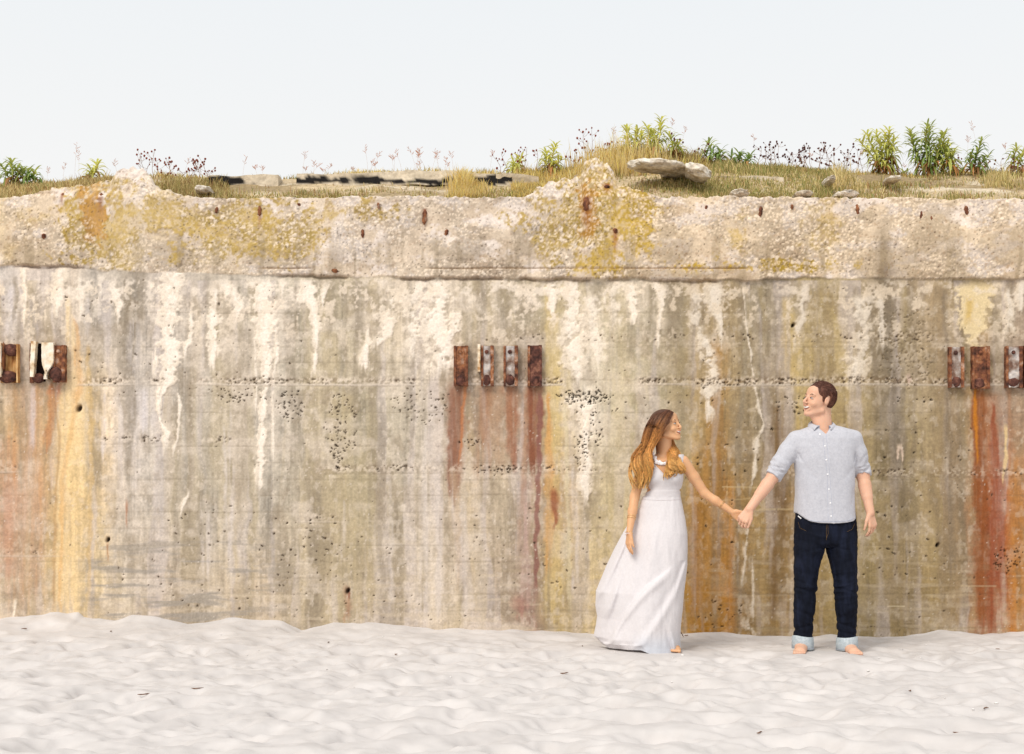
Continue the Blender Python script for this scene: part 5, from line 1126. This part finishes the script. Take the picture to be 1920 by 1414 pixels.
# hollow sleeves around the forearms
T.cap(cL+dL*.035, cL+dL*.07, .045, .045, 0, True); T.cap(cR+dR*.035, cR+dR*.07, .045, .045, 0, True)
def sw(X, Y, Z):
    pz = HOR-(Z-CH)*FPX/YM; px = X*FPX/YM+960
    f = .0045*fbm3(X*8+Z*3, Y*8, Z*4, 3, 41)+.005*(np.abs(fbm3(X*7+Z*4, Y*5, Z*5-X*3, 2, 47))-.25)
    arm = (sm(1488-px, 0, 10)+sm(px-1604, 0, 6))*(.15+.85*sm(pz, 842, 868))
    f += arm*(.0075*(np.abs(fbm3(X*14, Y*14, Z*26+X*18*np.sign(1548-px), 2, 42))*2-.5))
    for (x0, y0, x1, y1, am, wd) in ((1492, 846, 1500, 868, .006, 2.2), (1486, 842, 1494, 866, .005, 2), (1600, 846, 1597, 870, .006, 2), (1604, 850, 1603, 876, .005, 2), (1500, 868, 1530, 905, .0028, 5), (1598, 872, 1570, 905, .0028, 5), (1496, 900, 1512, 960, .0026, 5), (1600, 905, 1588, 955, .003, 4), (1530, 935, 1548, 972, .0022, 5), (1562, 925, 1582, 968, .0024, 5), (1512, 825, 1530, 850, .002, 5), (1578, 822, 1562, 850, .002, 5), (1466, 880, 1440, 872, .006, 1.8), (1468, 888, 1444, 881, .006, 1.8), (1604, 878, 1628, 874, .006, 1.8), (1604, 884, 1632, 880, .005, 1.6)):
        dx, dy = x1-x0, y1-y0; L = math.hypot(dx, dy); t = ((px-x0)*dx+(pz-y0)*dy)/L/L; e_ = ((px-x0)*dy-(pz-y0)*dx)/L
        f += am*np.exp(-(e_/wd)**2)*sm(1-np.abs(t*2-1), 0, .6)*(Y < YM+.06)
    f -= .0022*np.exp(-((px-np.interp(pz, [815, 980], [1544.5, 1555]))/2.6)**2)*(Y < YM)*(pz > 815)
    return f
T.warp(sw); V, Q = T.mesh(1); shirt = obj_np('shirt', V, Q, M['shirt'], man); TS = Surf(V, Q)
for (x, y) in ((1537.5, 814.5), (1546.8, 836.5), (1549.2, 862.5), (1552, 889.5), (1554.2, 917.5), (1557, 943.5), (1558.5, 968)):
    p, n = TS.at(x, y, .001)
    if p is None: continue
    v, f = ico((0, 0, 0), (1, 1, 1), 2); q = n.to_track_quat('Z', 'Y').to_matrix(); v = np.array([tuple(q@Vector((a_[0]*.0062, a_[1]*.0062, a_[2]*.0022))+p) for a_ in v]); obj_np('button', v, f, M['button'], shirt)
for pts in ([(1542.5, 817), (1551, 890), (1553, 979)], [(1549, 815), (1556, 890), (1562, 978)]):
    L = on_line(TS, pts, .0004, 30)
    if len(L) > 4: v, f = tube(L, .0009, 4); obj_np('placket_seam', v, f, M['shirt_edge'], shirt)
L = on_line(TS, [(1497, 965), (1504, 970.5), (1514, 975.5), (1530, 977.5), (1556, 978), (1580, 977.5), (1593, 975.5), (1600, 971)], .0006, 8)
v, f = tube(L, .0016, 4); obj_np('hem_seam', v, f, M['shirt_edge'], shirt)
# collar: stand and two button-down leaves
def slab3(P, n, th, mat, name, parent):
    P = [Vector(p) for p in P]; n = Vector(n).normalized()*th; k = len(P); V = [tuple(p) for p in P]+[tuple(p+n) for p in P]; 
    bm = bmesh.new(); vs = [bm.verts.new(v) for v in V]; bm.faces.new(vs[:k][::-1]); bm.faces.new(vs[k:])
    for i in range(k): bm.faces.new([vs[i], vs[(i+1) % k], vs[k+(i+1) % k], vs[k+i]])
    bmesh.ops.recalc_face_normals(bm, faces=bm.faces); me = bpy.data.meshes.new(name); bm.to_mesh(me); bm.free(); o = link(name, me, mat, parent, False)
    b = o.modifiers.new('b', 'BEVEL'); b.width = .0018; b.segments = 2; return o
n_ = 40; V = []; 
for (dr, dz) in ((.002, -.012), (.004, .0), (.002, 1), (-.003, 1), (-.004, 0), (-.003, -.012)):
    for q in range(n_+1):
        a_ = math.radians(-62+ (360-56)*q/n_)          # open at the throat
        back = .5+.5*math.sin(a_)
        zt = zM(799)+back*.036; V.append((xM(1542)+(.067+dr)*math.cos(a_)+.002*back, YM+.006+(.074+dr)*math.sin(a_), (zt if dz == 1 else zM(807)+back*.02+dz)))
F = [[k*(n_+1)+q, k*(n_+1)+q+1, ((k+1) % 6)*(n_+1)+q+1, ((k+1) % 6)*(n_+1)+q] for k in range(6) for q in range(n_)]
obj_np('collar_stand', V, F, M['shirt_edge'], shirt)
tipR, _ = TS.at(1556.5, 807.5, .007); tipL, _ = TS.at(1527, 808.5, .007)
V = []; ns, nr_ = 61, 6
for k in range(ns):
    s_ = k/(ns-1); a_ = math.radians(-60+300*s_); T0 = Vector((xM(1541.8)+.070*math.cos(a_), YM+.006+.077*math.sin(a_), zM(801.5)+.052*(.5+.5*math.sin(a_))**.8))
    B0 = Vector((xM(1541.8)+.089*math.cos(a_), YM+.008+.096*math.sin(a_), T0.z-.034))
    e_ = max(0, 1-min(s_, 1-s_)/.17); tip = tipR if s_ < .5 else tipL; tip = tip if tip is not None else B0
    B1 = B0.lerp(tip, e_**1.15) if e_ > 0 else B0
    for q in range(nr_): t = q/(nr_-1); p_ = T0.lerp(B1, t)+Vector((math.cos(a_), math.sin(a_), .4))*(.007*math.sin(math.pi*t)); V.append(tuple(p_))
F = grid_faces(ns, nr_); o_c = obj_np('collar', V, F, M['shirt'], shirt); md = o_c.modifiers.new('t', 'SOLIDIFY'); md.thickness = .004; md.offset = 1
L = [V[k*nr_+nr_-1] for k in range(ns)]; v, f = tube(L, .0013, 4); obj_np('collar_seam', v, f, M['shirt_edge'], o_c)

# ================================================================== the woman
YF = 9.66
def Pf(px, py, dy=0.): return A(WP(px, py, YF+dy))
zF = lambda py: CH+(HOR-py)*YF/FPX
xF = lambda px: (px-960)*YF/FPX
wom = empty('person', (xF(1240), YF, 0.0), 'woman with long wavy blonde-tipped hair in a white floor-length dress holding the man\'s hand', 'person')
HF = Head(Pf(1249.5, 799, -.01), frame((math.sin(math.radians(56)), -math.cos(math.radians(56)), .20), math.radians(-3)), .94)
S = SDF((xF(1160), YF-.32, -.03), (xF(1412), YF+.2, 1.70), .0042)
trf = lambda rows: [(zF(r[0]), xF(r[1]), xF(r[2]), *r[3:]) for r in rows]
S.trunk(trf([(850, 1236, 1256, .03), (856, 1216, 1270, .045), (862, 1206, 1279, .058), (874, 1208, 1281, .072), (895, 1213, 1278, .082), (915, 1214, 1274, .078), (935, 1211, 1273, .074), (965, 1204, 1280, .085), (1000, 1202, 1284, .10), (1030, 1206, 1282, .09)]), YF, 0)
sR, sL = Pf(1208, 866, .0), Pf(1281, 865, .0)
eA, wA = Pf(1190, 932, -.01), Pf(1180, 998, -.12)
eB, wB = Pf(1321, 925, .0), Pf(1374, 961, -.06)
S.chain([sR, sR*.5+eA*.5, eA, eA*.6+wA*.4, wA], [.038, .036, .031, .030, .0205], .015)
S.chain([sL, sL*.5+eB*.5, eB, eB*.6+wB*.4, wB], [.039, .037, .030, .029, .0195], .015)
for xx, ff in ((1228, 0), (1262, 1)): S.chain([Pf(xx, 1010), Pf(xx-2, 1110, -.02), Pf(xx-2, 1205, .02)], [.075, .05, .032], .02)
foot(S, Pf(1262, 1208, .02), Pf(1265, 1222.5, -.19), 1); foot(S, Pf(1222, 1208, .05), Pf(1212, 1213, -.12), -1)
HF.build(S, False)
S.cap(HF.p(0, -.02, -.05), Pf(1245, 852, .005), .045, .047, .014); S.cap(HF.p(0, -.05, -.02), Pf(1243, 848, .025), .042, .046, .012)
S.cap(Pf(1216, 859, -.03), Pf(1243, 864, -.058), .011, .009, .02); S.cap(Pf(1272, 858, -.03), Pf(1250, 864, -.058), .011, .009, .02)
hand(S, wA, Pf(1178, 1026, -.145)-wA, (.75, .3, 0), (.35, -.9, 0), (.22, .30, .36, .42), .90, .04, thumb=(.35, .12))
hand(S, wB, Pf(1395, 974, -.075)-wB, (-.1, -.9, -.1), (.1, -.1, 1), (.9, .9, .85, .8), .90, .03, thumb=(.4, .1))
V, Q = S.mesh(2); fb = obj_np('body', V, Q, M['skin_f'], wom); FS = Surf(V, Q); HF.parts(wom, False, FS)
# bodice + skirt as one garment
def hem_tab():
    yy = [926, 936, 952, 975, 1001, 1030, 1058, 1085, 1111, 1140, 1160, 1178, 1196, 1212, 1226]
    xl = [1208, 1203.5, 1199, 1184, 1169, 1154, 1141, 1130, 1119.5, 1119, 1122.5, 1120, 1116, 1120, 1134]
    xr = [1276, 1277, 1280.5, 1285, 1288.5, 1289, 1288, 1285.5, 1282, 1279.5, 1277, 1275.5, 1275, 1274.5, 1274]
    dp = [.088, .092, .105, .125, .15, .17, .185, .20, .215, .23, .24, .245, .25, .25, .25]
    return yy, xl, xr, dp
def build_dress():
    B = SDF((xF(1196), YF-.2, zF(948)), (xF(1292), YF+.2, zF(846)), .0036)
    B.trunk(trf([(852.5, 1213, 1282, .058), (862, 1210, 1283, .076), (874, 1211, 1281.5, .082), (890, 1212, 1281, .098, -.008), (902, 1213, 1280, .098, -.008), (914, 1214.5, 1277, .090), (925, 1211, 1275.5, .084), (940, 1206, 1276, .083)]), YF, 0)
    B.ell(Pf(1228, 893, -.075), (.048, .035, .045), k=.03); B.ell(Pf(1264, 893, -.075), (.046, .035, .045), k=.03)
    # V neck, arm holes, waist cut-outs
    ax = [B.lo[k]+B.h*np.arange(B.n[k]) for k in range(3)]; X, Y, Z = np.meshgrid(*ax, indexing='ij', sparse=True)
    px = X*FPX/YF+960; pz = HOR-(Z-CH)*FPX/YF
    vl = np.interp(pz, [840, 850, 866, 888.5, 890], [1216, 1217, 1221, 1242, 1243]); vr = np.interp(pz, [840, 850, 866, 888.5, 890], [1273, 1271, 1264, 1244, 1243])
    vd = np.maximum(np.maximum(vl-px, px-vr)*YF/FPX, Y-(YF+.03)); B.F = np.maximum(B.F, -vd.astype(np.float32))
    vd = np.maximum(np.maximum(px-1288, 1212-px)*0-1, (pz-853)*YF/FPX*-1)*0+1
    for x, s_ in ((1211, 1), (1279.5, -1)):
        q = np.sqrt(((px-x)/ (6.5))**2+((pz-919)/3.4)**2)-1; B.F = np.maximum(B.F, -(q*.012+0*Y).astype(np.float32))
    B.warp(lambda X, Y, Z: .0025*fbm3(X*14, Y*14, Z*22, 2, 61)+.003*np.exp(-((HOR-(Z-CH)*FPX/YF-918)/1.6)**2)*(Y < YF)*.6)
    v1, q1 = B.mesh(1)
    yy, xl, xr, dp = hem_tab(); nz, nt = 190, 420; ys = np.linspace(931, 1226, nz); th = np.linspace(0, 2*np.pi, nt, endpoint=False)
    TH, YS = np.meshgrid(th, ys); l_, r_, d_ = [np.interp(YS, yy, q) for q in (xl, xr, dp)]
    a_ = (r_-l_)/2; c_ = (r_+l_)/2; cs, sn = np.cos(TH), np.sin(TH)
    pw = .88; ex = np.sign(cs)*np.abs(cs)**pw; ey = np.sign(sn)*np.abs(sn)**pw
    PX = c_+a_*ex; low = sm((YS-940)/260)
    # the front panel is straight, the train trails to the left and further back
    DY = -ey*d_*(.95)
    side = (PX-c_)/a_
    DY = DY+(.05+.12*low)*sm(YS, 940, 985)*np.clip(-side, 0, 1)**1.1
    front = (DY < .1)
    ang = np.arctan2(PX-1222, YS-905)                                   # folds fan out from the hip
    fold = .5+.5*np.sin(ang*52+1.2*np.sin(YS/60)); fold = fold**1.3
    trm = sm((np.interp(YS, [940, 985, 1030, 1080, 1130, 1180, 1226], [1203, 1192, 1178, 1166, 1158, 1156, 1170])-PX)/16+.2)
    f = -.030*fold*trm*sm((YS-950)/90)
    f += -.014*(.5+.5*np.sin(ang*30+2.0))*sm((YS-960)/120)*(1-trm)*.55
    # sweeping crease where the wind-blown front panel folds over the train
    cyv = np.interp(PX, [1125, 1138, 1150, 1168, 1190, 1212, 1235, 1258, 1275], [1226, 1212, 1180, 1148, 1118, 1095, 1078, 1060, 1046])
    dd = (YS-cyv)*.75
    f += .028*sm(-dd/5+.2)*sm((1262-PX)/50)*np.exp(-np.clip(-dd, 0, 400)/70)
    f += -.014*np.exp(-((dd-5)/7)**2)*sm((1270-PX)/50)
    cy2 = np.interp(PX, [1180, 1205, 1235, 1262, 1282], [1226, 1190, 1150, 1110, 1060]); d2 = (YS-cy2)*.7
    f += -.010*np.exp(-((d2)/9)**2)*(YS > 1050)+.006*np.exp(-((d2+14)/9)**2)*(YS > 1050)
    f += .006*fbm(PX/16, YS/46, 3, 71)*low*1.2+.0025*fbm(PX/6, YS/20, 2, 72)
    f += -.018*np.exp(-((PX-1264+.25*(1226-YS))/4.5)**2)*sm((YS-1150)/60)+.012*np.exp(-((PX-1256+.25*(1226-YS))/4)**2)*sm((YS-1150)/60)
    DY = DY+f*(1-.8*sm((DY-.1)/.1))
    hemw = sm((YS-1195)/30)
    YSo = YS+hemw*(np.interp(PX, [1116, 1128, 1150, 1195, 1216, 1240, 1275], [-22, -12, -12, -14, -6, -2, -1]))*1.0
    PXo = PX+hemw*2.0*np.sin(TH*9)
    Yw = YF+DY; Xw = (PXo-960)*YF/FPX; Zw = CH+(HOR-YSo)*YF/FPX
    back = sm((DY)/.25); Zw = Zw
    v2 = np.stack([Xw, Yw, Zw], -1).reshape(-1, 3)
    i = np.arange(nz-1)[:, None]*nt; j = np.arange(nt)[None, :]; j2 = (j+1) % nt
    q2 = np.stack([i+j, i+j2, i+nt+j2, i+nt+j], -1).reshape(-1, 4)
    V = np.vstack([v1, v2]); Q = np.vstack([q1, q2+len(v1)])
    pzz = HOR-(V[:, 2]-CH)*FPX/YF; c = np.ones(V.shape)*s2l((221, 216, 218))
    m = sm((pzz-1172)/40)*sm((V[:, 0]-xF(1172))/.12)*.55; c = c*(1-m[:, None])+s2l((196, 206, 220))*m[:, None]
    c = c*(1+.035*fbm(V[:, 0]*260, V[:, 2]*260, 2, 73))[:, None]
    return V, Q, c
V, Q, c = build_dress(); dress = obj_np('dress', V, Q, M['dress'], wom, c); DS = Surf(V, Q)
L = on_line(DS, [(1206, 937), (1240, 938.5), (1275, 937)], .0005, 20); v, f = tube(L, .0014, 4); obj_np('waist_seam', v, f, M['dress'], dress, np.tile(s2l((200, 192, 192)), (len(v), 1)))
for pts in ([(1219, 853), (1222, 867), (1242, 888)], [(1271, 853), (1266, 867), (1245, 888)]):
    L = on_line(DS, pts, .001, 12)
    if len(L) > 4: v, f = tube(L, .0018, 5); obj_np('neckline_band', v, f, M['dress'], dress, np.tile(s2l((222, 214, 214)), (len(v), 1)))
# jewellery
bd = []; rb = random.Random(2)
neck = empty('tmp', (0, 0, 0), 'x', 'x'); bpy.data.objects.remove(neck)
beads = []
NP_ = [(1223.5, 846), (1225.5, 856), (1230.5, 864), (1237, 869), (1244, 871), (1250, 866), (1253.5, 857)]
for i in range(15):
    t = i/14; x = np.interp(t*6, range(7), [q[0] for q in NP_]); y = np.interp(t*6, range(7), [q[1] for q in NP_])
    p, n = FS.at(x, y, .006)
    if p is None: p = Vector(Pf(x, y, -.075)); n = Vector((0, -1, 0))
    r = .0075+.0065*math.sin(math.pi*min(1, t*1.15)); beads.append((p, r))
v, f = tube([b[0] for b in beads], .0016, 5); nk = obj_np('necklace', v, f, M['gold'], wom)
for (p, r) in beads:
    for k in range(3 if r > .008 else 1):
        o3 = Vector((rb.uniform(-1, 1), -.3, rb.uniform(-1, .6)))*r*.8*(k > 0); v, f = ico(tuple(p+o3), (r*.8, r*.55, r*.8), 2); obj_np('bead', v, f, M['bead'], nk)
def bangle(c, d, r, w, mat, name='bracelet'):
    c = Vector(c); d = Vector(d).normalized(); a_ = d.cross(Vector((0, 1, 0))).normalized(); b = d.cross(a_)
    pts = [c+a_*(r*math.cos(t))+b*(r*math.sin(t)) for t in np.linspace(0, 2*math.pi, 29)]; v, f = tube(pts, w, 6); obj_np(name, v, f, mat, wom)
dA = wA-eA; dB = wB-eB
for t, mt, r in ((.56, 'gold', .030), (.62, 'gold', .0295), (1.02, 'gold', .0245), (1.07, 'bead', .0245)): bangle(eA+dA*t, dA, r, .0020, M[mt])
bangle(eB+dB*.60, dB, .0285, .0016, M['gold']); bangle(eB+dB*.63, dB, .028, .0013, M['gold'])
# hair: an under-volume and many curling locks
def hcol(P, r):
    py = HOR-(P[:, 2]-CH)*FPX/YF
    st_ = [s2l(q) for q in ((86, 54, 40), (122, 78, 50), (184, 124, 68), (216, 156, 86), (236, 182, 106), (236, 188, 116))]
    yb = np.array([768, 786, 812, 842, 875, 915]) 
    pyr = py+r*16
    return np.stack([np.interp(pyr, yb, [q[k] for q in st_]) for k in range(3)], 1)
def hl_f(x, y, z):
    face = 1-np.sqrt((x/.068)**2+((y-.118)/.082)**2+((z+.030)/.112)**2)
    return np.maximum(face*.06, -.16-z)
c0 = HF.p(0, -.02, .02); G = SDF(c0-.17, c0+.17, .0042)
G.ell(HF.p(0, -.020, .038), np.array((.083, .104, .088))*HF.k, HF.R, 0)
G.ell(HF.p(-.0, -.055, -.03), np.array((.074, .062, .09))*HF.k, HF.R, .03)
def fnf(X, Y, Z):
    v = [((X-HF.c[0])*HF.R[0, i]+(Y-HF.c[1])*HF.R[1, i]+(Z-HF.c[2])*HF.R[2, i])/HF.k for i in range(3)]; return hl_f(*v)*HF.k
G.cut(fnf); v, f = G.mesh(1); hairf = obj_np('hair', v, f, M['hair_f'], wom, hcol(v, np.full(len(v), -.4))*.85)
GL = [[(1249, 769, .02), (1228, 777, .03), (1214, 800, .04), (1206, 830, .03), (1194, 850, .01), (1185, 880, -.02), (1189, 922, -.05)],
      [(1250, 768, -.02), (1231, 779, -.05), (1219, 803, -.07), (1210, 834, -.075), (1202, 858, -.08), (1198, 884, -.09), (1199, 925, -.10)],
      [(1254, 768.5, -.05), (1243, 780, -.085), (1231, 803, -.10), (1222, 830, -.10), (1216, 856, -.105), (1212, 884, -.11), (1210, 924, -.12)],
      [(1262, 773, -.07), (1252, 790, -.10), (1238, 813, -.105), (1225, 838, -.10), (1219, 858, -.105), (1217, 882, -.125), (1215, 905, -.13)],
      [(1244, 769, .06), (1228, 786, .10), (1222, 816, .11), (1212, 846, .08), (1200, 878, .04), (1196, 912, .0)]]
GR = [[(1250, 770, .09), (1246, 800, .12), (1254, 829, .05), (1258, 846, -.045), (1258, 866, -.095), (1252, 886, -.115), (1240, 903, -.12)],
      [(1252, 772, .09), (1252, 800, .12), (1259, 830, .04), (1266, 848, -.04), (1272, 868, -.09), (1266, 888, -.11), (1250, 902, -.12)],
      [(1252, 772, .09), (1254, 804, .12), (1261, 833, .05), (1272, 852, -.02), (1278, 872, -.08), (1277, 888, -.10), (1266, 897, -.11)],
      [(1250, 770, .09), (1246, 800, .12), (1251, 832, .04), (1254, 850, -.05), (1250, 870, -.10), (1244, 886, -.12), (1240, 900, -.125)]]
def cat(pts, n):
    P = np.array(pts); m = len(P); Pp = np.vstack([2*P[0]-P[1], P, 2*P[-1]-P[-2]]); o = []
    for s_ in np.linspace(0, m-1-1e-6, n):
        i = int(s_); t = s_-i; a_, b, c, d = Pp[i], Pp[i+1], Pp[i+2], Pp[i+3]
        o.append(.5*((2*b)+(-a_+c)*t+(2*a_-5*b+4*c-d)*t*t+(-a_+3*b-3*c+d)*t**3))
    return np.array(o)
def locks(G, n, seed, curl_r, nsub, spread, name, endj=.12, r0=.00115):
    r = np.random.default_rng(seed); n_ = 34; PG = [cat([tuple(Pf(*q)) for q in g], n_) for g in G]; m = max(len(g) for g in G)
    for k in range(n):
        i = r.integers(0, len(PG)-1) if len(PG) > 1 else 0; u = r.random(); base = PG[i]*(1-u)+PG[i+1]*u
        cut_ = int(n_*(1-r.uniform(0, endj))); base = base[:cut_]; t = np.linspace(0, 1, len(base))[:, None]
        off = r.normal(0, 1, 3)*spread; ph = 1.3*i+2.2*u+r.normal(0, .45); fr = 1.75+.25*np.sin(3*u+i)+r.normal(0, .06); hand_ = 1
        amp = curl_r*sm(t, .36, .75)*r.uniform(.6, 1.25)
        ctr = base+off[None, :]*sm(t, .0, .6)*np.array([1, .7, .4])
        a_ = ph+hand_*2*np.pi*fr*t**1.25
        ctr = ctr+np.hstack([np.cos(a_), np.sin(a_)*.9, .5*np.sin(a_*1.0+1)])*amp*(.62+.5*t**3)
        VV = []; lr = r.uniform(.006, .0105); cr_ = r.uniform(-1, 1)
        for s_ in range(nsub):
            ang = 2*np.pi*s_/nsub+r.uniform(-.4, .4); rr = lr*r.uniform(.3, 1.2); d = np.array([np.cos(ang), np.sin(ang), 0])*rr
            p = ctr+d[None, :]*(.5+1.0*np.sin(np.pi*np.clip(t*1.0, 0, 1))**.7)*(1.1-.75*t**3)
            p = p+r.normal(0, .0012, 3)[None, :]*t; rad = (r0*r.uniform(.6, 1.1)*(1-.75*t[:, 0]**4))
            VV.append(tube(p, rad, 3))
        v, f = join(VV); LOCKV.append((v, f)); LOCKC.append(hcol(v, np.full(len(v), cr_))*r.uniform(.72, 1.3))
LOCKV = []; LOCKC = []
locks(GL, 130, 3, .023, 30, .007, 'l', .08); locks(GR, 64, 5, .022, 26, .006, 'r', .15)
v, f = join(LOCKV); obj_np('hair_locks', v, f, M['hair_f'], hairf, np.clip(np.vstack(LOCKC), .005, .97))
